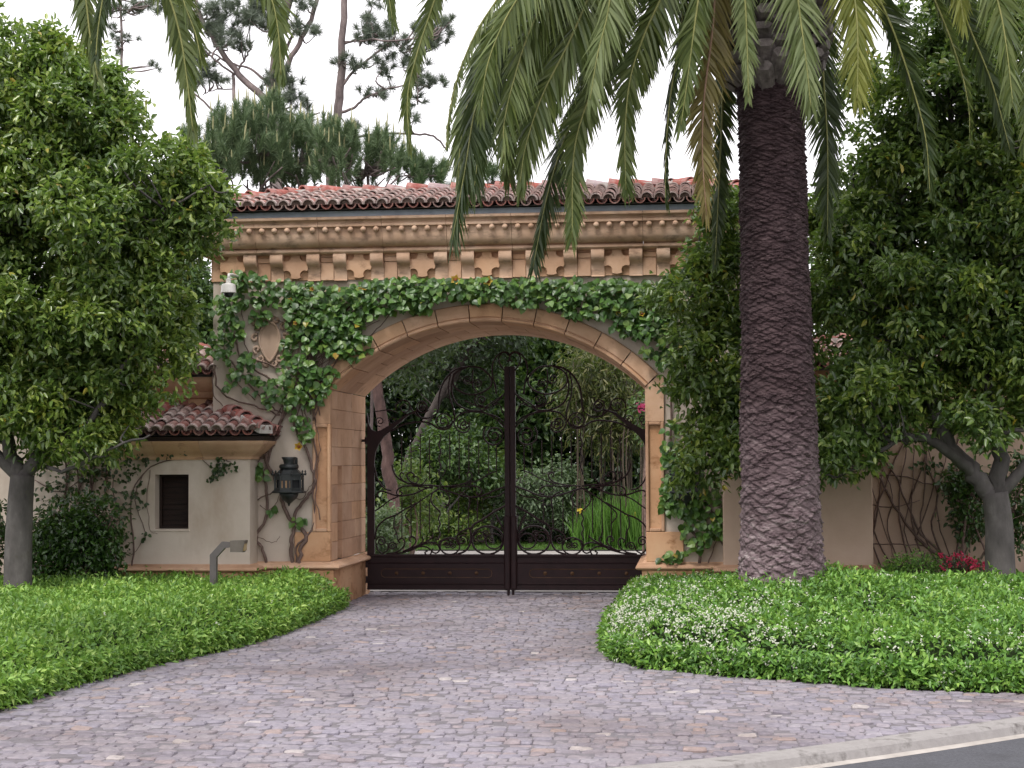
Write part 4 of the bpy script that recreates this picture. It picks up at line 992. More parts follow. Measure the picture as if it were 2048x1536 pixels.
def cover(name, bed, Ed, hmax, bump_c, dens, mats, flowers, label, seed, xr, yr):
    rg = np.random.default_rng(seed)
    def hgt(x, y, ins=0.0):
        d = edge_dist(Ed, x, y) + 0.05 * wob(x, y, 2.2, 1.0) - ins
        q = np.clip(d / 0.42, 0, 1); h = (1 - (1 - q) ** 2.4) ** 0.6 * (hmax + 0.085 * wob(x, y, 0.9) + 0.045 * wob(x, y, 2.6))
        for (bx, by, br, bh) in bump_c: h = h + bh * np.exp(-((x-bx)**2 + (y-by)**2) / br**2) * q
        return np.where(inpoly(bed, x, y) & (d > 0), np.maximum(h, 0.03), 0.0)
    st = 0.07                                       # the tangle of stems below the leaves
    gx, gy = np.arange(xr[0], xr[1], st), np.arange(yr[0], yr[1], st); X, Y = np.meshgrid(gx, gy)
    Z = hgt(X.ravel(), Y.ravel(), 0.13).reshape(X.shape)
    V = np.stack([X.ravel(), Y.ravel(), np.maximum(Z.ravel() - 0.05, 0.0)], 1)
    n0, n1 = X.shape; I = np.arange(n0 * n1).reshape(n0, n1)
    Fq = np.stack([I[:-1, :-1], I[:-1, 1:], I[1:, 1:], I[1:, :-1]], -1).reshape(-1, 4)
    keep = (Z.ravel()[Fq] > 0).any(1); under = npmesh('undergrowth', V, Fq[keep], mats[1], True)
    n = int(dens * (xr[1] - xr[0]) * (yr[1] - yr[0]) * 3.6)
    x = rg.uniform(*xr, n); y = rg.uniform(*yr, n); h = hgt(x, y); e = 0.03
    dx, dy = (hgt(x + e, y) - h) / e, (hgt(x, y + e) - h) / e
    sl = np.sqrt(1 + np.minimum(dx*dx + dy*dy, 16)); u, v = project(np.stack([x, y, h], 1))
    ok = (h > 0) & (rg.random(n) < sl / 3.6) & (u > -420) & (u < 2620) & (v < 1750)
    x, y, h, dx, dy = x[ok], y[ok], h[ok], dx[ok], dy[ok]; n = len(x)
    N = unit(np.stack([-np.clip(dx, -3, 3), -np.clip(dy, -3, 3), np.ones(n)], 1))
    B = np.stack([x, y, h], 1) + N * rg.uniform(-0.05, 0.035, (n, 1)) + N * (rg.random((n, 1)) < 0.07) * rg.uniform(0.02, 0.09, (n, 1))
    D = rg.normal(size=(n, 3)) * 0.75 + N * rg.uniform(0.1, 1.0, (n, 1)); U = N + rg.normal(size=(n, 3)) * 0.45
    segs = [(a, b, (b - a).length) for a, b in zip(Ed[:-1], Ed[1:])]; tl = sum(q[2] for q in segs); fb, fn = [], []     # leaves of the trimmed front, down to the paving
    for a, b, ln in segs:
        m = int(ln * 1500); t = (b - a).normalized(); ou = Vector((t.y, -t.x, 0)); mid = (a + b) / 2 + ou * 0.1
        if inside(bed, mid.x, mid.y): ou = -ou
        f_ = rg.random((m, 1)); fb.append(np.array(tuple(a)) * (1 - f_) + np.array(tuple(b)) * f_ + np.array(tuple(ou)) * rg.uniform(-0.16, 0.05, (m, 1)) + np.array([0, 0, 1.0]) * rg.uniform(0.0, 0.24, (m, 1))); fn.append(np.tile(np.array([tuple(ou)]), (m, 1)))
    fb, fn = np.concatenate(fb), np.concatenate(fn); u, v = project(fb); q = (u > -420) & (u < 2620) & (v < 1700); fb, fn = fb[q], fn[q] + np.array([0, 0, 0.35])
    B = np.concatenate([B, fb]); D = np.concatenate([D, rg.normal(size=fb.shape) * 0.7 + fn * 0.5]); U = np.concatenate([U, fn + np.array([0, 0, 0.7]) + rg.normal(size=fb.shape) * 0.4])
    s = rg.uniform(0.55, 1.45, len(B)) * (1 + 0.22 * wob(B[:, 0], B[:, 1], 1.7, 3.0))
    o = link(name, leafcloud(name, B, D, U, 0.062 * s, 0.026 * s, mats[0], 0.2, 0.2, 'kite'))
    tag(o, label, 'ground cover', kind='stuff')
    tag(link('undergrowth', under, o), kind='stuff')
    w = flowers(x, y, h, *project(np.stack([x, y, h], 1))); fi = rg.random(n) < w; m = int(fi.sum())
    if m:
        C = np.repeat(np.stack([x, y, h], 1)[fi] + N[fi] * 0.045, 5, 0) + rg.normal(size=(m*5, 3)) * 0.018; k = len(C)
        U = np.repeat(N[fi], 5, 0) + np.array([0, -0.6, 0.3]) + rg.normal(size=(k, 3)) * 0.5; D = rg.normal(size=(k, 3))
        D = unit(D - U * (D * U).sum(1, keepdims=True) / (U * U).sum(1, keepdims=True))
        tag(link('white_flowers', leafcloud('white_flowers', C - D * 0.012, D, U, np.full(k, 0.026), np.full(k, 0.016), mats[2], 0.0, 0.0, 'kite'), o), kind='stuff')
    return o
COVER = leafmat('jasmine_leaf', [(0, (0.045, 0.120, 0.024)), (0.35, (0.095, 0.225, 0.038)), (0.7, (0.155, 0.33, 0.055)), (1, (0.27, 0.45, 0.10))], 0.38, 0.32, patch=((1.35, 1.25, 1.2), 1.3, 0.42, 0.62))
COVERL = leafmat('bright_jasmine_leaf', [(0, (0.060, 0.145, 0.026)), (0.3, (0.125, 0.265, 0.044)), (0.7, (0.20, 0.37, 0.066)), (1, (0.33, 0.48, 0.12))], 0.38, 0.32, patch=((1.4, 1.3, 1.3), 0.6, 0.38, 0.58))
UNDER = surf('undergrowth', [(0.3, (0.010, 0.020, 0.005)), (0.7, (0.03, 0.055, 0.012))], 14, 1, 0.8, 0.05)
PETAL = leafmat('white_petal', [(0, (0.50, 0.52, 0.40)), (1, (0.66, 0.67, 0.58))], 0.6, 0.3, (0.7, 0.7, 0.6))
pc = W(1562, 1100, 18.5)
def fl_right(x, y, h, u, v):
    w = 0.20 * np.exp(-((u - 1285) / 110) ** 2 - ((v - 1270) / 75) ** 2) + 0.13 * np.exp(-((u - 1440) / 130) ** 2 - ((v - 1270) / 60) ** 2)
    w += 0.024 * (v > 1270) + 0.006 + 0.03 * np.exp(-((u - 1950) / 120) ** 2 - ((v - 1320) / 35) ** 2)
    return w * (0.35 + 0.9 * (wob(x, y, 3.0, 2.0) > -0.1))
def fl_left(x, y, h, u, v): return 0.0006 * (u > 200)
cover('ground_cover', RBED, RIGHT_EDGE, 0.42, [(pc.x, pc.y, 1.5, 0.28), (pc.x + 2.4, pc.y + 0.6, 1.8, 0.16)], 1500, (COVER, UNDER, PETAL), fl_right,
      'glossy green bed with tiny white star flowers round the palm, right of the driveway', 21, (-1.2, 9.2), (13.2, 23.0))
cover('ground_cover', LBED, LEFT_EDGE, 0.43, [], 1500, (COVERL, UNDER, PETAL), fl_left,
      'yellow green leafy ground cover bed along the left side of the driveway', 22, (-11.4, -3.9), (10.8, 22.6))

# ------------------------------------------------------------------ date palms
PALMBARK, nt, bs, out = newmat('palm_trunk_bark')
n1 = ramp(nt, [(0.3, (0.022, 0.011, 0.013)), (0.55, (0.056, 0.033, 0.036)), (0.75, (0.120, 0.083, 0.084))]); nt.links.new(noise(nt, 6, 6, 0.68, stretch=(1, 1, 3.5)), n1.inputs[0])
g1 = ramp(nt, [(0.28, (0, 0, 0)), (0.46, (1, 1, 1))]); nt.links.new(noise(nt, 2.0, 5, 0.65), g1.inputs[0])
geo = node(nt, 'ShaderNodeNewGeometry'); sx_ = node(nt, 'ShaderNodeSeparateXYZ'); nt.links.new(geo.outputs['Position'], sx_.inputs[0])
mr = node(nt, 'ShaderNodeMapRange'); mr.inputs['From Min'].default_value = 2.7; mr.inputs['From Max'].default_value = 0.9; nt.links.new(sx_.outputs[2], mr.inputs[0])
ml = node(nt, 'ShaderNodeMath', operation='MULTIPLY'); nt.links.new(mr.outputs[0], ml.inputs[0]); nt.links.new(g1.outputs[0], ml.inputs[1])
col = mixrgb(nt, ml.outputs[0], n1.outputs[0], mixrgb(nt, 1, n1.outputs[0], (3.5, 4.4, 4.3), 'MULTIPLY'))     # bark turns paler and greyer towards the foot of the trunk
nt.links.new(col, bs.inputs['Base Color']); bs.inputs['Roughness'].default_value = 0.95; bump(nt, bs, noise(nt, 28, 6, 0.7, stretch=(1, 1, 2)), 0.7, 0.02)
BOOT = surf('cut_leaf_base', [(0.3, (0.10, 0.085, 0.08)), (0.55, (0.22, 0.195, 0.185)), (0.75, (0.38, 0.35, 0.33))], 9, 0.9, 0.6, 0.02, piece=[(0, (0.7, 0.7, 0.7)), (1, (1.1, 1.1, 1.1))])
def frondmat(name, a, b): return leafmat(name, [(0, a), (0.5, tuple((p + q) / 2 for p, q in zip(a, b))), (1, b)], 0.42, 0.22, (0.2, 0.28, 0.04))
FR = {'g': frondmat('palm_green', (0.062, 0.098, 0.024), (0.145, 0.185, 0.052)), 'd': frondmat('palm_dark_green', (0.026, 0.050, 0.016), (0.060, 0.090, 0.028)),
      'l': frondmat('palm_pale_green', (0.12, 0.165, 0.055), (0.21, 0.255, 0.105)), 'y': frondmat('palm_yellowing', (0.15, 0.18, 0.035), (0.25, 0.27, 0.055)), 'b': frondmat('palm_dying', (0.13, 0.095, 0.03), (0.22, 0.19, 0.055))}
RACH = surf('frond_midrib', [(0.3, (0.17, 0.19, 0.06)), (0.7, (0.28, 0.28, 0.10))], 6, 0.5, 0)
DEADR = surf('dead_frond', [(0.3, (0.20, 0.12, 0.07)), (0.7, (0.34, 0.23, 0.16))], 8, 0.8, 0.2)
def frond(parent, pts, roll, kind, ll=0.42, sides=(1, 1), seed=0, vee=0.3, t0=0.12, step=0.017, taper=True):
    ll = ll * 1.14; rg = np.random.default_rng(seed); P = catmull(pts, 8)
    seg = [0.0]
    for a, b in zip(P[:-1], P[1:]): seg.append(seg[-1] + (b - a).length)
    tot = seg[-1]; PA = np.array([tuple(p) for p in P]); n = int(tot * (1 - t0) / step)
    tv = np.linspace(t0, 0.995, n); S_ = np.array(seg) / tot
    pos = np.stack([np.interp(tv, S_, PA[:, k]) for k in range(3)], 1); e = 0.01
    T = unit(np.stack([np.interp(np.minimum(tv + e, 1), S_, PA[:, k]) - np.interp(tv - e, S_, PA[:, k]) for k in range(3)], 1))
    ref = np.tile(np.array([[1.0, 0.0, 0.0]]), (n, 1)); A = unit(ref - T * (ref * T).sum(1, keepdims=True)); Bn = np.cross(T, A)
    rl = (roll + rg.normal() * 0.15 + (tv - 0.5) * rg.normal() * 0.45 + 0.12 * np.sin(tv * rg.uniform(6, 14) + rg.uniform(0, 6)))[:, None]      # fronds twist along their length
    S = A * np.cos(rl) + Bn * np.sin(rl); N = np.cross(S, T)
    Vs, Fs = [], []; off = 0
    for sg, on in zip((1, -1), sides):
        if not on: continue
        al = np.radians(np.interp(tv, [0, 0.3, 0.8, 1], [62, 52, 38, 16]))[:, None] + rg.normal(size=(n, 1)) * 0.10 + 0.16 * np.sin(tv * rg.uniform(20, 40) + rg.uniform(0, 6))[:, None]
        D = unit(T * np.cos(al) + sg * S * np.sin(al) + N * (vee + rg.normal(size=(n, 1)) * 0.13) + np.array([0, 0, -0.18]))
        ln = ll * on * np.interp(tv, [0, 0.12, 0.3, 0.6, 0.85, 1], [0.35, 0.75, 1.0, 1.0, 0.72, 0.42])[:, None] * rg.uniform(0.78, 1.12, (n, 1)) * np.where(rg.random((n, 1)) < 0.06, 0.45, 1.0)
        wv = unit(np.cross(D, N + rg.normal(size=(n, 3)) * 0.35)) * 0.0145
        M_ = pos + D * ln * 0.45; E = pos + D * ln + np.array([0, 0, -1.0]) * ln * 0.16
        V = np.stack([pos - wv * 0.7, pos + wv * 0.7, M_ + wv, M_ - wv, E], 1).reshape(-1, 3)
        q = (np.arange(n) * 5)[:, None, None]
        Fs.append((np.array([[0, 1, 2], [0, 2, 3], [3, 2, 4]])[None] + q).reshape(-1, 3) + off); Vs.append(V); off += len(V)
    o = link('frond', npmesh('frond', np.concatenate(Vs), np.concatenate(Fs), FR[kind]), parent)
    mb = MB(); mb.tube(P, [lerp(0.028, 0.004, s) for s in S_], 5); mb.build('midrib', DEADR if kind == 'b' else RACH, o, True)
    return o
def palm_trunk(parent, axis, rad, z0, z1, seed=1):
    """trunk wrapped in rows of old leaf scars; axis(z)->xy, rad(z)"""
    zz = [z0]
    while zz[-1] < z1: zz.append(zz[-1] + float(np.interp(zz[-1], [0.5, 1.6, 3.0, 5.0], [0.058, 0.048, 0.038, 0.030])))
    nc, nr = 12, len(zz) - 1; ua, va = nc * 17, nr * 6
    uu, vv = np.meshgrid(np.arange(ua) / ua * nc, np.linspace(0, nr, va)); rg = np.random.default_rng(seed)
    k2 = 2 * math.pi / nc                           # ragged, slightly wandering rows
    du = 0.16 * np.sin(uu * k2 * 3 + vv * 0.83) + 0.10 * np.sin(uu * k2 * 7 - vv * 1.9) + 0.05 * np.sin(uu * k2 * 17 + vv * 3.3)
    dv = 0.22 * np.sin(uu * k2 * 4 + vv * 0.31) + 0.16 * np.sin(uu * k2 * 11 + vv * 1.13) + 0.12 * np.sin(uu * k2 * 23 - vv * 2.1)
    s_, t_ = (uu + du) + 0.5 * (vv + dv), (uu + du) - 0.5 * (vv + dv)
    fs, ft = s_ % 1.0 - 0.5, t_ % 1.0 - 0.5
    ed = 0.5 - np.maximum(np.abs(fs), np.abs(ft)); w = fs - ft          # w: up (+) and down (-) inside one scar
    cid = np.floor(s_) * 7.13 + np.floor(t_) * 3.71; jit = np.abs(np.sin(cid * 12.9898) * 43758.5453) % 1.0
    pl = np.clip(ed / 0.10, 0, 1) ** 0.6
    disp = 0.036 * pl * (0.62 - 0.45 * w) * (0.45 + 0.8 * jit) + 0.007 * np.sin(uu * 9.1 + vv * 1.7) * np.sin(vv * 2.3 + uu * 3) + 0.012 * np.sin(uu * k2 * 2 + vv * 0.11) * np.sin(vv * 0.07 + 1) + 0.006 * rg.normal(size=uu.shape) * (jit > 0.35)
    row = None
    z = np.interp(vv, np.arange(nr + 1), zz); th = uu / nc * 2 * math.pi
    R_ = np.vectorize(rad)(z[:, 0])[:, None] + disp
    cx = np.array([axis(q)[0] for q in z[:, 0]])[:, None]; cy = np.array([axis(q)[1] for q in z[:, 0]])[:, None]
    V = np.stack([cx + R_ * np.cos(th), cy + R_ * np.sin(th), z], -1).reshape(-1, 3)
    I = np.arange(va * ua).reshape(va, ua); J = np.roll(I, -1, 1)
    Fq = np.stack([I[:-1], J[:-1], J[1:], I[1:]], -1).reshape(-1, 4)
    return link('trunk', npmesh('trunk', V, Fq, PALMBARK), parent)
def boots(parent, axis, rad, z0, z1, seed=2, facing=True):
    rg = random.Random(seed); nc = 11; row = 0.098; k = 0; z = z0
    mb = MB()                                       # one cut frond base
    mb.sweep([0]*6, [[(x * w, y_, zz + q) for x, zz in ((-0.118, 0.008), (-0.06, -0.042), (0.06, -0.042), (0.118, 0.008), (0.065, 0.044), (-0.065, 0.044))] for y_, w, q in ((0.06, 0.9, -0.10), (-0.08, 1.0, -0.01), (-0.19, 0.92, 0.05))])
    me = mb.mesh('leaf_base', BOOT)
    while z < z1:
        for i in range(nc):
            th = 2 * math.pi * (i + 0.5 * (k % 2)) / nc + rg.uniform(-0.06, 0.06); dx, dy = math.cos(th), math.sin(th)
            if facing and dy > 0.45: continue
            a = axis(z); r_ = rad(z) - 0.03; p = Vector((a[0] + dx * r_, a[1] + dy * r_, z + rg.uniform(-0.025, 0.025)))
            link('leaf_base', me, parent, Matrix.Translation(p) @ Matrix.Rotation(th + math.pi / 2, 4, 'Z') @ Matrix.Rotation(math.radians(rg.uniform(-12, 12)), 4, 'X') @ Matrix.Diagonal((rg.uniform(0.8, 1.1), rg.uniform(0.75, 1.1), rg.uniform(0.8, 1.2), 1)))
        z += row; k += 1
PY = 18.5
pb, pt_ = W(1565, 1190, PY), W(1541, 170, PY)
def pax(z): t = (z - pb.z) / (pt_.z - pb.z); return (lerp(pb.x, pt_.x, t), PY)
def prad(z): return float(np.interp(z, [0, 0.5, 1.0, 2.2, 3.6, 5.6, 6.2, 9], [0.50, 0.455, 0.425, 0.395, 0.368, 0.352, 0.35, 0.34]))
palm = thing('palm_tree', 'tall date palm with thick scarred trunk rising from the right bed', 'palm tree', (pb.x, PY, 0))
zb0 = W(1541, 165, PY).z
palm_trunk(palm, pax, lambda z: prad(z) - 0.015, -0.05, zb0 + 0.1)
mb = MB(); mb.lathe([(prad(zb0) - 0.03, zb0 - 0.03), (0.44, zb0 + 0.10), (0.52, zb0 + 0.35), (0.54, zb0 + 1.2), (0.42, zb0 + 1.9), (0.2, zb0 + 2.3)], 20, (pax(zb0)[0], PY, 0)); mb.build('crown_stub', surf('palm_fibre', [(0.3, (0.014, 0.010, 0.009)), (0.7, (0.035, 0.025, 0.022))], 12, 1, 0.8, 0.04), palm)
boots(palm, pax, lambda z: float(np.interp(z, [zb0, zb0 + 0.12, zb0 + 0.4, zb0 + 2], [0.37, 0.46, 0.535, 0.55])), zb0 + 0.02, zb0 + 1.35)
CR = Vector((pax(zb0 + 1.8)[0], PY, zb0 + 1.75))
def hang(par, crown, px, Y, roll, kind, ll=0.42, sides=(1, 1), seed=0, lift=0.55, **kw):
    Ys = Y if hasattr(Y, '__len__') else [Y] * len(px)
    P = [W(a, b, y) for (a, b), y in zip(px, Ys)]
    mid = crown.lerp(P[0], 0.5); mid.z = max(crown.z, P[0].z) + lift; m2 = crown.lerp(P[0], 0.85); m2.z = lerp(mid.z, P[0].z, 0.45)
    return frond(par, [crown, mid, m2] + P, roll, kind, ll, sides, seed, **kw)
FL = [
 ([(893, -50), (856, 40), (828, 130), (815, 200), (819, 290)], 16.6, 0.35, 'g', 0.36, (0.55, 1.0)),
 ([(1012, -30), (955, 60), (917, 150), (897, 240), (893, 300)], 16.9, 1.2, 'l', 0.22, (0.7, 0.5)),
 ([(1090, -60), (1010, 60), (955, 200), (930, 340), (905, 480)], 17.2, 0.25, 'd', 0.52, (1, 1)),
 ([(1060, -60), (985, 60), (940, 190), (920, 300), (918, 400)], 17.6, 0.5, 'g', 0.52, (1, 1)),
 ([(1115, -50), (1060, 60), (1025, 170), (1008, 250), (1008, 315)], 16.8, 0.15, 'g', 0.48, (1, 1)),
 ([(1190, -40), (1140, 80), (1085, 190), (1052, 290), (1040, 365)], 17.0, 0.05, 'g', 0.54, (1, 1)),
 ([(1240, -50), (1190, 110), (1135, 260), (1095, 390), (1066, 535)], 18.3, 0.3, 'd', 0.42, (1, 1)),
 ([(1240, -40), (1222, 50), (1198, 140), (1150, 290), (1144, 480)], 17.4, 0.2, 'g', 0.38, (1, 1)),
 ([(1230, -60), (1215, 30), (1195, 110), (1180, 200)], 16.7, -0.1, 'l', 0.46, (1, 1)),
 ([(1335, -40), (1288, 70), (1260, 160), (1250, 270), (1252, 380)], 17.3, 0.0, 'g', 0.38, (1, 1)),
 ([(1375, -60), (1360, 80), (1340, 200), (1332, 310), (1331, 405)], 17.6, 1.0, 'd', 0.34, (0.5, 1)),
 ([(1405, -60), (1388, 60), (1375, 160), (1362, 250)], 17.2, 0.5, 'g', 0.45, (0.6, 1)),
 ([(1432, -50), (1425, 60), (1408, 200), (1405, 310), (1413, 430)], 17.5, 0.1, 'b', 0.36, (1, 1)),
 ([(1448, 40), (1446, 180), (1440, 330), (1430, 530)], 19.2, 0.1, 'd', 0.26, (1, 1)),
 ([(1488, -60), (1492, 30), (1495, 110), (1497, 195)], 17.1, 0.15, 'l', 0.26, (1, 1)),
 ([(1590, -60), (1600, 30), (1612, 120), (1622, 215)], 16.9, -0.1, 'l', 0.46, (1, 1)),
 ([(1640, 60), (1648, 170), (1655, 300), (1655, 470)], 19.4, 0.0, 'd', 0.40, (1, 1)),
 ([(1700, -60), (1712, 20), (1716, 100), (1714, 200)], 17.2, 0.1, 'y', 0.46, (1, 1)),
 ([(1735, -60), (1790, 70), (1830, 190), (1852, 280), (1860, 385)], 18.0, 0.8, 'd', 0.30, (1, 0.8)),
 ([(1850, -50), (1895, 60), (1925, 150), (1938, 220), (1940, 280)], 17.6, 1.25, 'g', 0.22, (0.8, 0.8)),
 ([(1905, -70), (1920, -10), (1928, 50)], 17.2, 0.0, 'y', 0.34, (1, 1)),
 ([(1970, -70), (2000, 20), (2015, 110), (2026, 210)], 17.0, 0.05, 'g', 0.42, (1, 1)),
 ([(1890, -60), (1945, 70), (1985, 170), (2020, 300)], 18.6, 0.6, 'd', 0.30, (1, 1)),
 ([(2080, -60), (2075, 80), (2060, 200), (2050, 290)], 17.8, 0.3, 'g', 0.40, (1, 1)),
 ([(1300, -90), (1250, -20), (1235, 40), (1225, 110)], 17.8, 0.2, 'g', 0.40, (1, 1)),
 ([(1465, -100), (1440, -30), (1425, 40), (1418, 110)], 18.4, 0.6, 'd', 0.36, (1, 1)),
 ([(1150, -70), (1075, 40), (1010, 150), (965, 270), (948, 380)], 18.4, 0.4, 'd', 0.50, (1, 1)),
 ([(1140, -60), (1090, 50), (1045, 170), (1020, 280), (1018, 360)], 18.0, 0.5, 'g', 0.48, (1, 1)),
 ([(1180, -60), (1150, 40), (1110, 130), (1070, 230), (1045, 330)], 18.9, 0.2, 'd', 0.50, (1, 1)),
 ([(1350, -70), (1320, 20), (1300, 100), (1290, 160)], 18.8, 0.3, 'd', 0.42, (1, 1)),
 ([(1070, -60), (1010, 40), (975, 130), (962, 220)], 16.6, 0.0, 'g', 0.44, (1, 1)),
 ([(790, -90), (778, -20), (785, 40)], 16.3, 0.2, 'g', 0.34, (1, 1)),
]
for i, (px, Y, roll, kind, ll, sd_) in enumerate(FL): hang(palm, CR, px, Y, roll, kind, ll, sd_, 100 + i)
rp = random.Random(5)
for i in range(11):              # upper fronds above the picture
    th = 2 * math.pi * i / 11 + 0.2; r_ = rp.uniform(2.6, 3.6); up = rp.uniform(0.9, 2.4)
    d = Vector((math.cos(th), math.sin(th), 0))
    frond(palm, [CR, CR + d * r_ * 0.4 + Vector((0, 0, up)), CR + d * r_ * 0.8 + Vector((0, 0, up * 1.05)), CR + d * r_ * 1.1 + Vector((0, 0, up * 0.6 - 0.3))], th, 'g', 0.45, (1, 1), 300 + i, step=0.045)
# a second palm just outside the picture; only its frond tips hang into view
p2 = thing('palm_tree', 'palm whose frond tips hang into the upper left corner', 'palm tree', (-6.9, 12.6, 0))
palm_trunk(p2, lambda z: (-6.9, 12.6), lambda z: 0.36, -0.05, 7.1, 5)
C2 = Vector((-6.9, 12.6, 7.5))
for i, (px, Y, roll, kind, ll, sd_) in enumerate([
 ([(160, -70), (172, 0), (180, 70), (196, 160)], 13.0, 0.1, 'g', 0.28, (1, 1)), ([(215, -60), (205, 0), (196, 60), (192, 110)], 12.6, 0.3, 'd', 0.25, (1, 1)),
 ([(300, -80), (340, 0), (362, 80), (374, 160), (386, 262)], 13.2, 0.15, 'g', 0.31, (1, 1)), ([(345, -70), (370, 10), (392, 70), (402, 120)], 12.8, 0.3, 'g', 0.28, (1, 1)), ([(500, -80), (540, -10), (556, 60), (562, 150)], 13.4, 0.05, 'g', 0.33, (1, 1))]):
    hang(p2, C2, px, Y, roll, kind, ll, sd_, 400 + i, 0.3)
for i in range(9):
    th = 2 * math.pi * i / 9 + 0.5; r_ = 3.0; d = Vector((math.cos(th), math.sin(th), 0))
    if d.x > 0.2 and abs(d.y) < 0.99: d.x *= 0.35
    frond(p2, [C2, C2 + d * 1.2 + Vector((0, 0, 1.2)), C2 + d * 2.4 + Vector((0, 0, 1.0)), C2 + d * 3.2 + Vector((0, 0, -0.1))], th, 'g', 0.42, (1, 1), 500 + i, step=0.045)

# ------------------------------------------------------------------ broadleaf trees either side
FIGL = leafmat('light_fig_leaf', [(0, (0.060, 0.112, 0.034)), (0.4, (0.112, 0.188, 0.047)), (0.75, (0.178, 0.265, 0.064)), (0.985, (0.27, 0.345, 0.085)), (1.0, (0.36, 0.28, 0.05))], 0.30, 0.36, patch=((1.45, 1.3, 1.0), 1.2, 0.45, 0.65), spec=0.7)
FICUS = leafmat('glossy_fig_leaf', [(0, (0.042, 0.080, 0.027)), (0.4, (0.080, 0.138, 0.040)), (0.75, (0.128, 0.202, 0.052)), (0.985, (0.20, 0.27, 0.065)), (1.0, (0.34, 0.26, 0.03))], 0.28, 0.33, patch=((1.5, 1.3, 0.9), 1.2, 0.45, 0.65), spec=0.6)
def PB(px, py, Y, rx, ry, rd): k = Y / F; return (W(px, py, Y), (rx * k, rd, ry * k))
rng = np.random.default_rng(11)
TY = 20.4
lt = W(37, 1175, TY)
tree = thing('fig_tree', 'dense evergreen tree with grey trunk at the left edge', 'tree', (lt.x, TY, 0))
mb = MB(); sk = []
sk += limb(mb, [(lt.x, TY, -0.05), W(36, 1120, TY), W(40, 1020, TY), W(45, 950, TY)], 0.185, 0.15, 10)
sk += limb(mb, [W(45, 955, TY), W(85, 900, TY), W(120, 790, TY), W(135, 680, TY), W(150, 560, TY), W(170, 420, TY), W(190, 250, TY)], 0.10, 0.025, 8, wob=0.02, rng=rng)
sk += limb(mb, [W(42, 960, TY), W(20, 900, TY), W(10, 800, TY - 0.2), W(40, 650, TY), W(70, 450, TY), W(80, 200, TY)], 0.10, 0.03, 8, wob=0.02, rng=rng)
sk += limb(mb, [W(45, 960, TY), W(-40, 880, TY), W(-130, 800, TY), W(-180, 600, TY)], 0.09, 0.03, 7)
sk += limb(mb, [W(90, 890, TY), W(170, 850, TY - 0.3), W(230, 760, TY - 0.3), W(300, 620, TY - 0.2), W(340, 480, TY)], 0.05, 0.016, 6, wob=0.02, rng=rng)
sk += limb(mb, [W(75, 930, TY), W(140, 940, TY - 0.3), W(210, 900, TY - 0.4), W(300, 870, TY - 0.4)], 0.03, 0.012, 6, wob=0.015, rng=rng)
sk += limb(mb, [W(120, 790, TY), W(180, 700, TY + 0.3), W(260, 560, TY + 0.3), W(300, 380, TY + 0.3)], 0.05, 0.014, 6, wob=0.02, rng=rng)
sk += limb(mb, [W(150, 560, TY), W(240, 480, TY - 0.4), W(330, 420, TY - 0.4), W(420, 370, TY - 0.3)], 0.035, 0.010, 6, wob=0.02, rng=rng)
bl = [PB(20, 90, TY, 90, 70, .7), PB(120, 130, TY, 60, 60, .5), PB(50, 170, TY, 95, 100, .8), PB(170, 230, TY, 110, 120, .9), PB(285, 330, TY, 110, 110, .9), PB(370, 365, TY, 60, 50, .6), PB(60, 380, TY, 150, 150, 1.2), PB(210, 480, TY, 150, 140, 1.3), PB(305, 490, TY, 60, 80, .8),
      PB(60, 620, TY, 150, 150, 1.3), PB(220, 640, TY, 150, 115, 1.2), PB(290, 640, TY, 50, 70, .6), PB(80, 790, TY, 130, 100, 1.1), PB(180, 800, TY, 95, 70, .9), PB(300, 735, TY, 50, 40, .5), PB(350, 872, TY - .3, 55, 20, .3),
      PB(-130, 450, TY, 170, 300, 1.4), PB(-120, 750, TY, 150, 150, 1.2), PB(150, 885, TY - .2, 80, 40, .5), PB(385, 370, TY, 30, 30, .4), PB(320, 540, TY, 35, 50, .5), PB(310, 620, TY, 35, 50, .5), PB(360, 500, TY, 25, 40, .3), PB(350, 600, TY, 25, 40, .3), PB(398, 390, TY, 35, 45, .4), PB(385, 460, TY, 30, 40, .3), PB(358, 680, TY, 22, 40, .3), PB(315, 690, TY, 35, 30, .4)]
fo, C = foliage('crown', bl, 9800, 13, FIGL, rng, (0.100, 0.044), 0.06, 0.42, 0.40, parent=tree, boughs=(400, 0.41))
fo['kind'] = 'stuff'
twigs(mb, sk, C, rng, 330, 0.010); mb.build('trunk', BARK, tree, True)

rng = np.random.default_rng(12)
RY = 20.6
rt = W(2000, 1165, RY)
tree = thing('fig_tree', 'wide spreading evergreen tree with smooth grey trunk at right, behind the palm', 'tree', (rt.x, RY, 0))
mb = MB(); sk = []
sk += limb(mb, [(rt.x + 0.02, RY, -0.05), W(2000, 1130, RY), W(1998, 1050, RY), W(1990, 985, RY)], 0.195, 0.155, 10)
sk += limb(mb, [W(1988, 1000, RY), W(1950, 950, RY), W(1900, 890, RY), W(1860, 800, RY), W(1820, 690, RY + .2), W(1810, 500, RY + .3), W(1805, 300, RY + .3)], 0.12, 0.03, 8, wob=0.015, rng=rng)
sk += limb(mb, [W(1950, 950, RY), W(1900, 905, RY - .2), W(1840, 875, RY - .3), W(1780, 875, RY - .3), W(1700, 890, RY), W(1640, 900, RY + .2), W(1560, 880, RY + .5), W(1480, 820, RY + .7), W(1420, 700, RY + .8)], 0.07, 0.025, 7, wob=0.015, rng=rng)
sk += limb(mb, [W(1800, 878, RY - .3), W(1740, 915, RY - .4), W(1690, 950, RY - .4), W(1640, 945, RY - .3)], 0.03, 0.012, 6, wob=0.01, rng=rng)
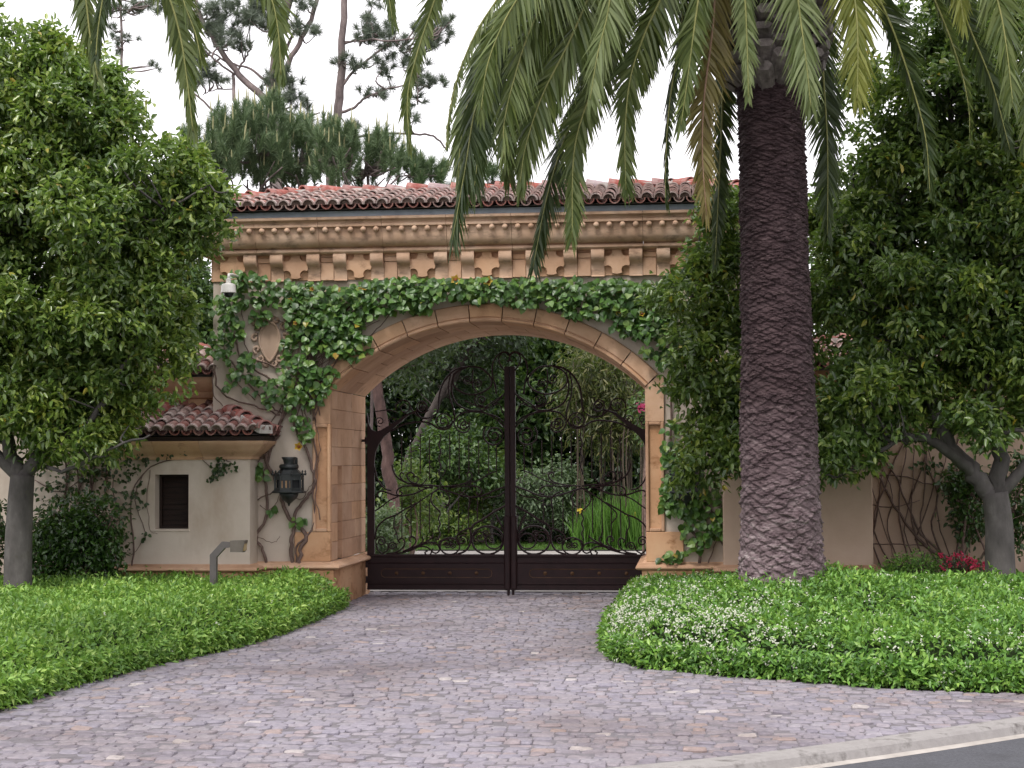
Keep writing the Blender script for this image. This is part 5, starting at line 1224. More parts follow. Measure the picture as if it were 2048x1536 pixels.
sk += limb(mb, [W(1995, 990, RY), W(2000, 900, RY), W(1985, 800, RY), W(1960, 650, RY), W(1930, 450, RY), W(1900, 200, RY)], 0.11, 0.03, 8, wob=0.015, rng=rng)
sk += limb(mb, [W(1998, 990, RY), W(2050, 930, RY), W(2090, 850, RY), W(2110, 600, RY)], 0.08, 0.03, 7)
sk += limb(mb, [W(1880, 860, RY), W(1840, 760, RY + .4), W(1760, 640, RY + .6), W(1720, 480, RY + .6), W(1700, 330, RY + .6)], 0.05, 0.015, 6, wob=0.02, rng=rng)
sk += limb(mb, [W(1480, 820, RY + .7), W(1430, 880, RY + .5), W(1400, 960, RY + .4)], 0.025, 0.012, 6)
sk += limb(mb, [W(1480, 830, RY + .7), W(1400, 600, RY + .8), W(1400, 450, RY + .8)], 0.03, 0.012, 6)
sk += limb(mb, [W(1985, 880, RY - .3), W(2030, 860, RY - .4), W(2100, 870, RY - .4)], 0.03, 0.02, 6)
bl = [PB(1440, 410, RY + .8, 35, 60, .5), PB(1445, 480, RY + .8, 45, 60, .5), PB(1408, 590, RY + .8, 60, 75, .6), PB(1395, 650, RY + .8, 45, 60, .5), PB(1400, 860, RY + .7, 40, 80, .45), PB(1460, 700, RY + .8, 85, 95, .7), PB(1420, 790, RY + .7, 60, 95, .6), PB(1430, 940, RY + .6, 65, 65, .5), PB(1540, 620, RY + 1., 110, 180, .6), PB(1560, 850, RY + .9, 110, 130, .6),
      PB(1690, 850, RY, 70, 60, .6), PB(1660, 930, RY - .2, 45, 40, .4), PB(1700, 700, RY + .4, 90, 100, .9), PB(1700, 540, RY + .5, 90, 110, .9), PB(1740, 400, RY + .5, 70, 80, .7), PB(1820, 560, RY + .2, 130, 150, 1.2), PB(1810, 330, RY + .3, 110, 120, .9),
      PB(1900, 200, RY, 130, 120, 1.0), PB(1860, 95, RY, 70, 60, .6), PB(2000, 70, RY, 100, 75, .8), PB(1930, 110, RY, 70, 60, .6), PB(1960, 400, RY, 130, 150, 1.2), PB(1990, 600, RY, 130, 150, 1.2), PB(1880, 740, RY, 120, 80, 1.0), PB(2010, 780, RY, 90, 80, .9), PB(2080, 450, RY, 120, 350, 1.2),
      PB(1770, 790, RY, 110, 75, .8), PB(1690, 290, RY + .5, 35, 60, .3), PB(1655, 400, RY + .7, 40, 90, .4), PB(1760, 180, RY + .4, 45, 60, .4), PB(1965, 850, RY - .6, 60, 40, .3)]
fo, C = foliage('crown', bl, 8800, 13, FICUS, rng, (0.102, 0.045), 0.06, 0.42, 0.45, parent=tree, boughs=(350, 0.39))
fo['kind'] = 'stuff'
twigs(mb, sk, C, rng, 330, 0.010); mb.build('trunk', BARK, tree, True)

# ------------------------------------------------------------------ golden vine over the arch
VLEAF = leafmat('vine_leaf', [(0, (0.028, 0.072, 0.018)), (0.4, (0.058, 0.138, 0.028)), (0.8, (0.105, 0.215, 0.042)), (0.996, (0.17, 0.27, 0.055)), (1, (0.45, 0.26, 0.03))], 0.38, 0.22, spec=0.55)
rng = np.random.default_rng(15)
vb = L((590 - 976) / SX, -0.16, 0)
vine = thing('flowering_vine', 'leafy vine with yellow cup flowers climbing the arch of the gatehouse', 'vine', vb)
VB = [(470, 560, 26, 18, 10), (505, 590, 45, 24, 30), (570, 590, 45, 28, 45), (625, 610, 60, 45, 110), (690, 620, 60, 45, 120), (660, 670, 65, 45, 120), (700, 690, 45, 30, 45), (760, 600, 60, 36, 90), (830, 588, 55, 28, 70), (900, 582, 55, 24, 60), (970, 583, 60, 24, 60),
      (1040, 590, 60, 26, 60), (1110, 592, 55, 30, 65), (1170, 610, 60, 30, 70), (1235, 600, 55, 40, 75), (1290, 620, 60, 55, 90), (1270, 655, 45, 25, 40), (1330, 680, 50, 60, 60), (450, 620, 32, 30, 30), (462, 660, 28, 30, 22), (440, 690, 26, 30, 22), (485, 730, 28, 26, 18),
      (600, 660, 32, 28, 30), (600, 745, 42, 35, 50), (560, 790, 38, 32, 36), (620, 790, 28, 26, 26), (490, 770, 40, 22, 14), (610, 860, 18, 26, 12), (590, 845, 14, 20, 6), (520, 945, 14, 20, 10), (598, 1045, 12, 12, 4), (1350, 900, 30, 60, 40), (1360, 1000, 40, 45, 40), (1345, 1115, 26, 14, 14), (1365, 970, 40, 60, 60), (1395, 1060, 36, 50, 40), (1430, 1030, 40, 50, 40), (545, 1025, 9, 7, 3), (650, 760, 28, 28, 20), (840, 620, 22, 10, 12), (520, 640, 22, 16, 10), (572, 700, 16, 22, 9), (500, 560, 26, 12, 12), (1000, 572, 120, 16, 50), (1180, 575, 110, 16, 45), (800, 575, 110, 18, 50)]
Pp, Dd = [], []
for (x, y, rx, ry, n) in VB:
    for q in range(int(n * 2.1)):
        a = rng.uniform(0, 2 * math.pi); r_ = math.sqrt(rng.random()); th = 0.10 + 0.16 * min(1, n / 60)
        Pp.append(W(x + rx * r_ * math.cos(a), y - 4 + ry * r_ * math.sin(a), Y0 - rng.uniform(0.04, 0.05 + th) - (0.12 if y < 565 else 0)))
Pp = np.array([tuple(p) for p in Pp]); n = len(Pp)
mb = MB()
lv = [(0, 0, 0), (0.10, 0.30, 0.03), (0.30, 0.46, 0.06), (0.62, 0.34, 0.045), (1.0, 0, -0.10), (0.62, -0.34, 0.045), (0.30, -0.46, 0.06), (0.10, -0.30, 0.03), (0.32, 0, 0.0), (0.65, 0, -0.03)]
mb.add([(y, x, z) for x, y, z in lv], [(0, 1, 8), (1, 2, 8), (2, 3, 9, 8), (3, 4, 9), (4, 5, 9), (5, 6, 8, 9), (6, 7, 8), (7, 0, 8)])
VM = [mb.mesh('leaf', VLEAF)]
order = np.argsort(Pp[:, 1]); first = set(order[:300].tolist())
bv, bf = [], []
for i in range(n):
    s = rng.uniform(0.07, 0.128)
    d = Vector((rng.normal() * 0.7, -0.35 + rng.normal() * 0.3, -0.75 + rng.normal() * 0.45)).normalized(); u = Vector((rng.normal() * 0.35, -1.0, 0.55 + rng.normal() * 0.35))
    sx_ = d.cross(u).normalized(); up = sx_.cross(d)
    M = Matrix.Translation(Pp[i]) @ Matrix((sx_, d, up)).transposed().to_4x4() @ Matrix.Diagonal((s * rng.uniform(0.85, 1.05), s, s, 1))
    if i in first: link('leaf', VM[0], vine, M)
    else:
        b = len(bv); bv += [tuple(M @ Vector((y, x, z))) for x, y, z in lv]; bf += [tuple(k + b for k in f) for f in [(0, 1, 8), (1, 2, 8), (2, 3, 9, 8), (3, 4, 9), (4, 5, 9), (5, 6, 8, 9), (6, 7, 8), (7, 0, 8)]]
me = bpy.data.meshes.new('foliage'); me.from_pydata(bv, [], bf); me.update(); me.materials.append(VLEAF); tag(link('foliage', me, vine), kind='stuff')
ST = [([(601, 1150), (600, 1100), (612, 1070), (578, 1035), (565, 1000), (566, 965), (545, 945), (532, 920), (545, 880), (570, 820), (590, 770), (612, 720), (640, 680)], 0.030, 0.016), ([(585, 1150), (582, 1090), (588, 1060), (590, 1030), (610, 1000), (628, 970), (622, 930), (608, 890), (592, 860), (585, 820), (598, 760), (625, 710)], 0.030, 0.014),
      ([(540, 1150), (525, 1100), (512, 1075), (530, 1040), (534, 990), (528, 950), (548, 880), (565, 830), (560, 780), (520, 745), (480, 710), (465, 660)], 0.024, 0.012), ([(512, 1075), (508, 1020), (512, 960), (505, 920), (530, 890), (560, 850), (590, 790), (600, 720)], 0.016, 0.010), ([(592, 1130), (596, 1090), (628, 1050), (626, 980), (632, 900), (612, 840), (604, 780), (616, 730)], 0.014, 0.009),
      ([(430, 730), (436, 775), (470, 800), (520, 815), (560, 830)], 0.014, 0.010), ([(460, 720), (500, 770), (540, 810), (570, 830)], 0.014, 0.010), ([(600, 740), (555, 735), (500, 710), (485, 640), (480, 560)], 0.012, 0.006), ([(620, 720), (640, 660), (690, 620), (760, 590), (860, 580), (980, 582), (1100, 590), (1220, 600), (1320, 620)], 0.016, 0.006),
      ([(640, 700), (700, 690), (740, 670), (770, 640), (790, 615)], 0.009, 0.005), ([(1400, 1140), (1395, 1080), (1370, 1040), (1350, 960), (1340, 880), (1345, 760), (1330, 650), (1290, 610)], 0.022, 0.010), ([(605, 760), (640, 770), (655, 730), (690, 700)], 0.008, 0.005), ([(440, 640), (450, 700), (470, 760), (510, 800)], 0.010, 0.006),
      ([(520, 1010), (540, 1020), (560, 990), (575, 985)], 0.006, 0.004), ([(545, 895), (520, 915), (500, 905)], 0.012, 0.006), ([(550, 890), (515, 925), (495, 920)], 0.009, 0.005), ([(508, 1150), (504, 1080), (509, 1000), (503, 940), (525, 895), (555, 855)], 0.012, 0.007), ([(560, 870), (540, 890), (510, 900), (490, 915)], 0.012, 0.006), ([(640, 1040), (632, 990), (636, 930), (640, 880), (625, 830)], 0.008, 0.005), ([(575, 985), (600, 1000), (612, 985), (630, 960)], 0.007, 0.004), ([(515, 1000), (550, 975), (535, 930), (520, 880), (560, 820), (585, 760)], 0.010, 0.006), ([(425, 735), (428, 790), (445, 812)], 0.010, 0.007), ([(510, 1075), (545, 1085), (560, 1072)], 0.005, 0.003), ([(1480, 1150), (1440, 1080), (1420, 1010), (1430, 960)], 0.014, 0.008), ([(1410, 1140), (1430, 1090), (1460, 1040)], 0.010, 0.006)]
mb = MB(); bad = np.random.default_rng(3)
for pts, r0, r1 in ST: limb(mb, [W(x, y, Y0 - 0.05 - 0.02 * (i % 2)) for i, (x, y) in enumerate(pts)], r0, r1, 6, 5, 0.008, bad)
for k in range(26):
    x0 = bad.uniform(585, 640); limb(mb, [W(x0, 830 + bad.uniform(-40, 20), Y0 - 0.06), W(x0 + bad.uniform(-20, 30), 760, Y0 - 0.09), W(x0 + bad.uniform(-30, 70), 700, Y0 - 0.10), W(x0 + bad.uniform(-60, 130), 640, Y0 - 0.08)], 0.009, 0.004, 4, 4, 0.012, bad)
mb.build('stem', VINEBARK, vine, True)
FYEL = leafmat('yellow_petal', [(0, (0.62, 0.40, 0.05)), (1, (0.75, 0.58, 0.16))], 0.5, 0.3, (0.8, 0.6, 0.1)); FTHR = surf('flower_throat', [(0, (0.16, 0.04, 0.02)), (1, (0.3, 0.1, 0.03))], 20, 0.7, 0)
for (x, y, sc_) in [(911, 559, 1.0), (976, 562, 1.0), (597, 893, 0.9), (581, 601, 0.6), (1238, 621, 0.7), (1284, 627, 0.6), (722, 578, 0.55), (624, 578, 0.5), (591, 646, 0.5)]:
    c = W(x, y, Y0 - 0.27); r_ = 0.072 * sc_; mb = MB(); P = []
    for k in range(10):
        a = 2 * math.pi * k / 10; q = r_ * (1.0 if k % 2 == 0 else 0.66); P.append((c.x + q * math.cos(a), c.y - 0.03 * (k % 2 == 0), c.z + q * math.sin(a)))
    inn = [(c.x + r_ * 0.45 * math.cos(2 * math.pi * k / 10), c.y + 0.02, c.z + r_ * 0.45 * math.sin(2 * math.pi * k / 10)) for k in range(10)]
    mb.add(P + inn + [(c.x, c.y + 0.10, c.z)], [(k, (k+1) % 10, 10 + (k+1) % 10, 10 + k) for k in range(10)] + [(10 + k, 10 + (k+1) % 10, 20) for k in range(10)]); fl = mb.build('flower', FYEL, vine)
    mb = MB(); mb.lathe([(r_ * 0.12, -0.01), (r_ * 0.34, 0.0), (r_ * 0.25, 0.02)], 8); link('throat', mb.mesh('throat', FTHR), fl, Matrix.Translation((c.x, c.y + 0.014, c.z)) @ Matrix.Rotation(math.pi / 2, 4, 'X'))

# ------------------------------------------------------------------ creepers on the low walls
CREEP = leafmat('dark_creeper_leaf', [(0, (0.012, 0.028, 0.012)), (0.6, (0.03, 0.06, 0.02)), (1, (0.06, 0.10, 0.03))], 0.45, 0.15)
def creeper(name, label, base, stems, blobs, Y, seed, leafmat_=CREEP, size=(0.06, 0.045)):
    rg = np.random.default_rng(seed); t = thing(name, label, 'vine', base); mb = MB()
    for pts, r0, r1 in stems: limb(mb, [W(x, y, Y - 0.02 - 0.01 * (i % 2)) for i, (x, y) in enumerate(pts)], r0, r1, 5, 4, 0.007, rg)
    mb.build('stem', VINEBARK, t, True)
    P = []
    for (x, y, rx, ry, n) in blobs:
        a = rg.uniform(0, 2 * math.pi, n); r_ = np.sqrt(rg.random(n))
        P += [tuple(W(x + rx * q * math.cos(b), y + ry * q * math.sin(b), Y - rg.uniform(0.03, 0.16))) for b, q in zip(a, r_)]
    P = np.array(P); n = len(P); s = rg.uniform(0.7, 1.3, n)
    D = rg.normal(size=(n, 3)); D[:, 2] -= 0.5; U = rg.normal(size=(n, 3)) * 0.4 + np.array([0, -1, 0.5])
    tag(link('foliage', leafcloud('foliage', P, D, U, size[0] * s, size[1] * s, leafmat_), t), kind='stuff')
LY = Y0 + WYF
creeper('wall_creeper', 'thin dark creeper trailing on the left lodge around its window', W(265, 1130, LY),
        [([(262, 1150), (268, 1090), (262, 1000), (285, 950), (330, 922), (400, 915), (450, 920), (465, 930)], 0.012, 0.005), ([(400, 915), (425, 935), (450, 945)], 0.006, 0.004), ([(285, 950), (270, 1000), (290, 1060), (280, 1090), (262, 1110)], 0.007, 0.004), ([(230, 1120), (240, 1040), (225, 980), (240, 910)], 0.012, 0.006), ([(300, 940), (295, 1000), (300, 1060), (315, 1068)], 0.005, 0.003)],
        [(445, 935, 28, 18, 60), (425, 955, 14, 10, 14), (265, 930, 35, 25, 50), (280, 990, 16, 30, 26), (275, 1075, 22, 18, 14), (240, 985, 30, 40, 60), (330, 905, 40, 10, 20)], LY, 31)
creeper('wall_creeper', 'tangle of creeper on the boundary wall at far left', W(120, 1130, Y0 + 0.385),
        [([(120 + 14 * k, 1150), (115 + 15 * k, 1040), (130 + 12 * k + 10 * (-1) ** k, 940), (110 + 16 * k, 850)], 0.018, 0.008) for k in range(7)] + [([(70, 960), (120, 985), (180, 950), (230, 960)], 0.008, 0.005)],
        [(110, 985, 40, 22, 60), (170, 960, 60, 40, 130), (200, 920, 40, 40, 120), (90, 930, 30, 25, 30)], Y0 + 0.385, 32)
bs_ = []; rb = random.Random(9)
for k in range(9): x = 1738 + k * 19; bs_.append(([(x + rb.uniform(-8, 8) + 30, 1150), (x + rb.uniform(-10, 10), 1060), (x + rb.uniform(-20, 20), 990), (x + rb.uniform(-30, 30), 900), (x + rb.uniform(-40, 40), 820)], rb.uniform(0.008, 0.016), 0.006))
bs_ += [([(1905, 1128), (1850, 1090), (1800, 1030), (1760, 960), (1735, 940)], 0.026, 0.012), ([(1900, 1120), (1845, 1070), (1810, 1000), (1790, 950), (1750, 900)], 0.018, 0.010), ([(1735, 952), (1800, 952), (1860, 968), (1900, 965)], 0.010, 0.007), ([(1735, 1010), (1790, 1013), (1840, 1000)], 0.009, 0.006), ([(1735, 1090), (1800, 1088), (1860, 1092)], 0.008, 0.006), ([(1740, 1110), (1760, 1000), (1800, 900), (1830, 860)], 0.012, 0.008), ([(1910, 1120), (1930, 1010), (1910, 930), (1920, 860)], 0.016, 0.008), ([(1740, 960), (1770, 1060), (1790, 1120)], 0.008, 0.005), ([(1925, 1120), (1960, 1000), (1950, 900)], 0.012, 0.006), ([(1830, 1080), (1870, 960), (1850, 880)], 0.010, 0.006)]
creeper('bare_vine', 'criss-crossing leafless reddish vine stems on the pink wall at right', W(1905, 1130, Y0 + 0.385), bs_, [(1920, 960, 40, 30, 120), (1940, 1040, 40, 45, 140), (1870, 930, 22, 18, 16), (1830, 930, 18, 10, 8)], Y0 + 0.385, 33, CREEP, (0.08, 0.045))

# ------------------------------------------------------------------ shrubs by the walls
def shrub(name, label, blobs, n_cl, per, mat, seed, size=(0.075, 0.04), spread=0.09, base=None, cat='shrub', **kw):
    rg = np.random.default_rng(seed); c = blobs[0][0]; b = Vector((c.x, c.y, 0)) if base is None else base
    t = thing(name, label, cat, b); fo, C = foliage('foliage', blobs, n_cl, per, mat, rg, size, spread, parent=t, **kw); fo['kind'] = 'stuff'
    mb = MB(); sk = []
    for k in range(5):
        bb = blobs[k % len(blobs)]; sk += limb(mb, [b + Vector((rg.normal() * 0.05, rg.normal() * 0.05, 0)), b.lerp(bb[0], 0.5) + Vector(rg.normal(size=3) * 0.1), bb[0] + Vector(rg.normal(size=3) * 0.15)], 0.03, 0.01, 5)
    twigs(mb, sk, C, rg, min(60, n_cl), 0.006); mb.build('stem', VINEBARK, t, True)
    return t
DKL = leafmat('dark_glossy_leaf', [(0, (0.012, 0.032, 0.008)), (0.5, (0.03, 0.075, 0.014)), (1, (0.06, 0.13, 0.022))], 0.35, 0.15, spec=0.6)
shrub('dark_shrub', 'dark glossy shrub against the wall beside the left tree trunk', [PB(140, 1070, 21.9, 80, 70, .45), PB(190, 1040, 21.9, 55, 45, .4), PB(90, 1100, 21.9, 45, 60, .4), PB(210, 1100, 21.9, 35, 45, .35), PB(170, 1120, 21.8, 70, 40, .4)], 420, 14, DKL, 41)
shrub('dark_shrub', 'dark shrub peeking in at the left edge behind the trunk', [PB(-20, 1080, 21.9, 40, 90, .4)], 90, 14, DKL, 46)
shrub('low_shrub', 'low olive shrub in front of the bare vine', [PB(1835, 1130, 22.3, 50, 18, .3), PB(1800, 1138, 22.3, 30, 14, .3)], 90, 14, COVER, 42, (0.05, 0.02), 0.06)
shrub('climbing_shrub', 'dark leafy shrub beside the right tree trunk', [PB(1945, 1010, 22.6, 40, 70, .3), PB(2040, 1010, 22.6, 30, 90, .3), PB(1920, 970, 22.6, 35, 30, .25)], 150, 14, DKL, 43)
az = shrub('azalea', 'small azalea with crimson flowers beside the right tree trunk', [PB(1915, 1132, 21.9, 40, 20, .3), PB(1955, 1142, 21.9, 25, 16, .25)], 60, 12, DKL, 44, (0.04, 0.02), 0.05)
def blossoms(parent, blobs, n, mat, seed, size=0.04):
    rg = np.random.default_rng(seed); C, O = blob_points(blobs, n, rg, 0.8); k = 5
    B = np.repeat(C, k, 0) + rg.normal(size=(n*k, 3)) * 0.012; D = rg.normal(size=(n*k, 3)); U = np.repeat(O, k, 0) + rg.normal(size=(n*k, 3)) * 0.5
    tag(link('blossoms', leafcloud('blossoms', B, D, U, np.full(n*k, size), np.full(n*k, size * 0.7), mat), parent), kind='stuff')
CRIM = leafmat('crimson_petal', [(0, (0.45, 0.02, 0.06)), (1, (0.65, 0.05, 0.14))], 0.6, 0.3, (0.7, 0.1, 0.2))
blossoms(az, [PB(1915, 1128, 21.8, 42, 20, .3), PB(1950, 1132, 21.8, 25, 16, .25), PB(1890, 1118, 21.8, 12, 10, .2)], 60, CRIM, 45)

# ------------------------------------------------------------------ pines behind the roof
NEED = leafmat('pine_needle', [(0, (0.055, 0.095, 0.045)), (0.5, (0.11, 0.175, 0.08)), (1, (0.19, 0.26, 0.125))], 0.5, 0.2, (0.12, 0.2, 0.06))
NEEDF = leafmat('grey_pine_needle', [(0, (0.095, 0.125, 0.095)), (1, (0.20, 0.24, 0.185))], 0.5, 0.25, (0.18, 0.24, 0.1))
CANDLE = surf('pine_candle', [(0.3, (0.24, 0.25, 0.12)), (0.7, (0.36, 0.34, 0.19))], 12, 0.8, 0)
def needles(name, C, A, per, ln, wd, mat, rg, parent, spread=0.9, axis_len=0.0):
    n = len(C) * per; ax = np.repeat(A, per, 0); B = np.repeat(C, per, 0) + ax * (rg.random((n, 1)) * axis_len)
    D = unit(rg.normal(size=(n, 3)) * spread + ax); s = rg.uniform(0.7, 1.2, (n, 1)); S = unit(np.cross(D, rg.normal(size=(n, 3)))) * wd
    V = np.stack([B - S, B + S, B + D * ln * s], 1).reshape(-1, 3); Fa = np.arange(n * 3).reshape(-1, 3)
    return tag(link(name, npmesh(name, V, Fa, mat), parent), kind='stuff')
def tall_pine(label, Y, limbs, tufts, seed, base):
    rg = np.random.default_rng(seed); b = W(*base, Y); t = thing('pine_tree', label, 'tree', (b.x, Y, 0)); mb = MB(); k = Y / F; sk = []
    limb(mb, [(b.x, Y, 0), b], limbs[0][1] * k / 2 * 1.2, limbs[0][1] * k / 2, 8)
    for pts, w0, w1 in limbs:
        dy = rg.normal() * 0.6 if pts is not limbs[0][0] else 0
        sk += limb(mb, [W(x, y, Y + dy * i / len(pts)) for i, (x, y) in enumerate(pts)], w0 * k / 2, w1 * k / 2, 7, 5, 0.012, rg)
    C = []
    for x, y, r_ in tufts:
        for q in range(max(4, int(r_ * r_ / 42))):
            a = rg.uniform(0, 6.28); u = math.sqrt(rg.random()); C.append(tuple(W(x + r_ * 1.1 * u * math.cos(a), y + r_ * 0.8 * u * math.sin(a), Y + rg.normal() * r_ * k * 0.6)))
    C = np.array(C); A = unit(rg.normal(size=C.shape) * 0.6 + np.array([0, 0, 0.6]))
    twigs(mb, sk, C, rg, 70, 0.02, 4.0); mb.build('trunk', PINEBARK, t, True); needles('needles', C, A, 90, 0.30, 0.008, NEEDF, rg, t, 0.95, 0.12)
PYY = 46.0
tall_pine('tall forked pine with thick left limb rising behind the roof', PYY,
          [([(552, 300), (547, 210), (551, 130), (562, 60), (592, -40)], 27, 15), ([(553, 175), (590, 100), (622, 40), (642, -30)], 12, 9), ([(556, 150), (575, 90), (592, 60)], 8, 5), ([(540, 208), (480, 150), (440, 98), (405, 40), (385, -20)], 15, 8), ([(530, 160), (495, 135), (450, 122), (405, 92)], 6, 3), ([(470, 150), (430, 120), (400, 95)], 5, 3),
           ([(466, 150), (468, 195), (480, 235), (488, 260)], 7, 9), ([(475, 142), (495, 110), (505, 90)], 5, 3), ([(480, 245), (440, 230), (385, 185)], 6, 4), ([(558, 210), (580, 225), (605, 235), (640, 225)], 5, 3), ([(610, 236), (640, 275), (660, 300)], 8, 9), ([(465, 178), (430, 180), (405, 190)], 3, 2)],
          [(415, 40, 30), (450, 72, 30), (492, 30, 34), (478, 92, 22), (555, 160, 30), (588, 172, 17), (585, 198, 22), (612, 212, 14), (408, 150, 26), (432, 160, 18), (385, 110, 26), (600, 55, 20), (625, 60, 16), (540, 30, 36), (515, 8, 28), (440, 20, 24), (570, 240, 14), (330, 20, 22), (610, 5, 20)], 51, (552, 300))
tall_pine('slender pine with bare trunk rising behind the roof, right of the forked one', PYY + 2,
          [([(662, 285), (675, 230), (683, 150), (684, 80), (692, -40)], 21, 13), ([(676, 185), (705, 145), (745, 112), (785, 80)], 7, 4), ([(688, 88), (720, 75), (750, 68)], 5, 3), ([(690, 84), (740, 80), (790, 82), (860, 72)], 5, 3), ([(670, 228), (705, 218), (725, 200), (770, 180), (830, 165)], 7, 3), ([(668, 284), (760, 268), (840, 268), (870, 275), (895, 298)], 5, 4), ([(680, 230), (700, 262), (710, 275)], 3, 2), ([(785, 80), (830, 120), (835, 200)], 3, 2)],
          [(738, 50, 24), (772, 62, 24), (728, 85, 18), (790, 85, 28), (860, 68, 38), (885, 55, 22), (852, 95, 18), (705, 128, 20), (680, 135, 12), (772, 128, 18), (778, 150, 13), (730, 188, 14), (765, 185, 18), (830, 130, 22), (842, 165, 24), (882, 170, 13), (836, 205, 10), (830, 235, 12), (648, 256, 10), (745, 5, 14), (710, 255, 8)], 52, (662, 285))
tall_pine('thin distant pine top at upper left', PYY + 14, [([(244, 160), (243, 60), (240, -40)], 6, 5), ([(243, 20), (215, 5), (200, -10)], 3, 2), ([(243, 30), (265, 15)], 3, 2)], [(215, 15, 20), (262, 18, 24), (230, 68, 16), (262, 78, 12), (240, 95, 12), (290, 5, 20), (312, 135, 8)], 53, (244, 160))
YP = 31.0
for i, (lab, bl) in enumerate([('bushy young pine behind the left end of the roof', [(425, 320, 55, 60), (455, 280, 40, 55)]), ('bushy young pine with pale candles behind the roof below the forked pine', [(520, 320, 55, 60), (545, 270, 40, 55), (500, 260, 26, 30)]),
                               ('round young pine with upright candles on the left half of the roof line', [(600, 330, 60, 50), (615, 290, 35, 30), (575, 350, 40, 30)]), ('olive young pine beneath the slender pine, over the roof', [(675, 330, 40, 55), (650, 290, 30, 24), (690, 300, 25, 25)]),
                               ('young pine right of the slender pine, over the roof', [(735, 340, 42, 45), (770, 330, 35, 40)]), ('smallest young pine beside the hanging fronds, over the roof', [(820, 350, 38, 30), (850, 360, 25, 20), (880, 365, 10, 30)]), ('wispy young pine tip behind the hanging fronds over the roof', [(990, 362, 26, 12), (1110, 368, 12, 8)])]):
    rg = np.random.default_rng(60 + i); Y = (YP + (i % 3) * 0.8) if i < 5 else 57.0; k = Y / F; c = W(bl[0][0], bl[0][1], Y)
    t = thing('young_pine', lab, 'tree', (c.x, Y, 0)); mb = MB(); limb(mb, [(c.x, Y, 0), (c.x + 0.1, Y, c.z * 0.6), c], 0.09 if i < 4 else 0.035, 0.03, 6)
    C = []
    for x, y, rx, ry in bl:
        for q in range(int(rx * ry / 55) + 5):
            a = rg.uniform(0, 6.28); u = rg.random() ** 0.4; C.append(tuple(W(x + rx * u * math.cos(a), y + ry * u * math.sin(a), Y + rg.normal() * 0.35)))
    C = np.array(C); A = unit(np.array([0, 0, 1.0]) + (C - np.array(tuple(c))) * 0.35 + rg.normal(size=C.shape) * 0.2)
    twigs(mb, [c.lerp(Vector((c.x, Y, 0)), q / 12) for q in range(9)], C - A * 0.1, rg, 40, 0.02, 4); mb.build('trunk', PINEBARK, t, True)
    needles('needles', C, A, 170, 0.20 * Y / 31, 0.0055 * Y / 31, NEED, rg, t, 0.55, 0.34)
    mb = MB()
    for q in rg.permutation(len(C))[:int(len(C) * 0.55)]:
        a = Vector(C[q]); d = Vector(A[q]); d = (d * 0.4 + Vector((0, 0, 1))).normalized(); a = a + Vector(A[q]) * 0.38; ln = rg.uniform(0.12, 0.30)
        mb.tube([a, a + d * ln * 0.6, a + d * ln], [0.016, 0.014, 0.006], 4)
    tag(mb.build('candles', CANDLE, t), kind='stuff')

# ------------------------------------------------------------------ garden seen through the gate
GD = leafmat('garden_leaf', [(0, (0.017, 0.042, 0.014)), (0.5, (0.043, 0.090, 0.025)), (1, (0.09, 0.155, 0.04))], 0.4, 0.25)
GY2 = leafmat('lime_garden_leaf', [(0, (0.04, 0.08, 0.016)), (0.6, (0.09, 0.15, 0.028)), (1, (0.17, 0.22, 0.045))], 0.4, 0.3)
GP = leafmat('grey_green_leaf', [(0, (0.06, 0.10, 0.05)), (1, (0.17, 0.24, 0.13))], 0.5, 0.25)
BAM = leafmat('bamboo_leaf', [(0, (0.03, 0.042, 0.013)), (0.6, (0.075, 0.085, 0.026)), (1, (0.15, 0.14, 0.05))], 0.45, 0.3)
DKG = leafmat('deep_green_leaf', [(0, (0.011, 0.024, 0.011)), (1, (0.034, 0.062, 0.026))], 0.45, 0.2)  # darkest of the garden leaf colours
DKBARK = surf('dark_bark', [(0.3, (0.03, 0.024, 0.022)), (0.7, (0.085, 0.07, 0.065))], 7, 0.95, 0.8, 0.03, stretch=(1, 1, 0.35))  # one dark bark tone shared by the dark garden trees
def gtree(label, trunk, Y, w0, w1, blobs, n_cl, per, mat, seed, size=(0.13, 0.06), spread=0.22, bark=BARK, extra=(), name='garden_tree'):
    rg = np.random.default_rng(seed); k = Y / F; b = W(*trunk[0], Y); b.z = 0; t = thing(name, label, 'tree', b); mb = MB()
    P = [b] + [W(x, y, Y) for x, y in trunk[1:]]; sk = limb(mb, P, w0 * k / 2, w1 * k / 2, 8, 5, 0.02, rg)
    for pts, a, c in extra: sk += limb(mb, [W(x, y, Y) for x, y in pts], a * k / 2, c * k / 2, 6, 4, 0.02, rg)
    fo, C = foliage('crown', [PB(x, y, Y + dy, rx, ry, rd) for x, y, dy, rx, ry, rd in blobs], n_cl, per, mat, rg, size, spread, parent=t); fo['kind'] = 'stuff'
    twigs(mb, sk, C, rg, 60, 0.012, 3); mb.build('trunk', bark, t, True); return t
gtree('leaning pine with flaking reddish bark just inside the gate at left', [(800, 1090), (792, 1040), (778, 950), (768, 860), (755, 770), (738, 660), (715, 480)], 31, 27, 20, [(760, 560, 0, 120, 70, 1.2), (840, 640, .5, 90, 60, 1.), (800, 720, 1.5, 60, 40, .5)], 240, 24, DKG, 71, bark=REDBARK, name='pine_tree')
gtree('dark trunk leaning right behind the reddish pine inside the gate', [(800, 1085), (815, 940), (850, 850), (900, 760), (950, 690), (1000, 600)], 40, 20, 14, [(960, 640, 0, 140, 80, 1.5), (860, 740, 1, 90, 60, 1), (930, 760, 1, 90, 60, 1)], 300, 24, DKG, 72, bark=DKBARK, extra=[([(870, 810), (905, 770), (930, 720)], 12, 6)])
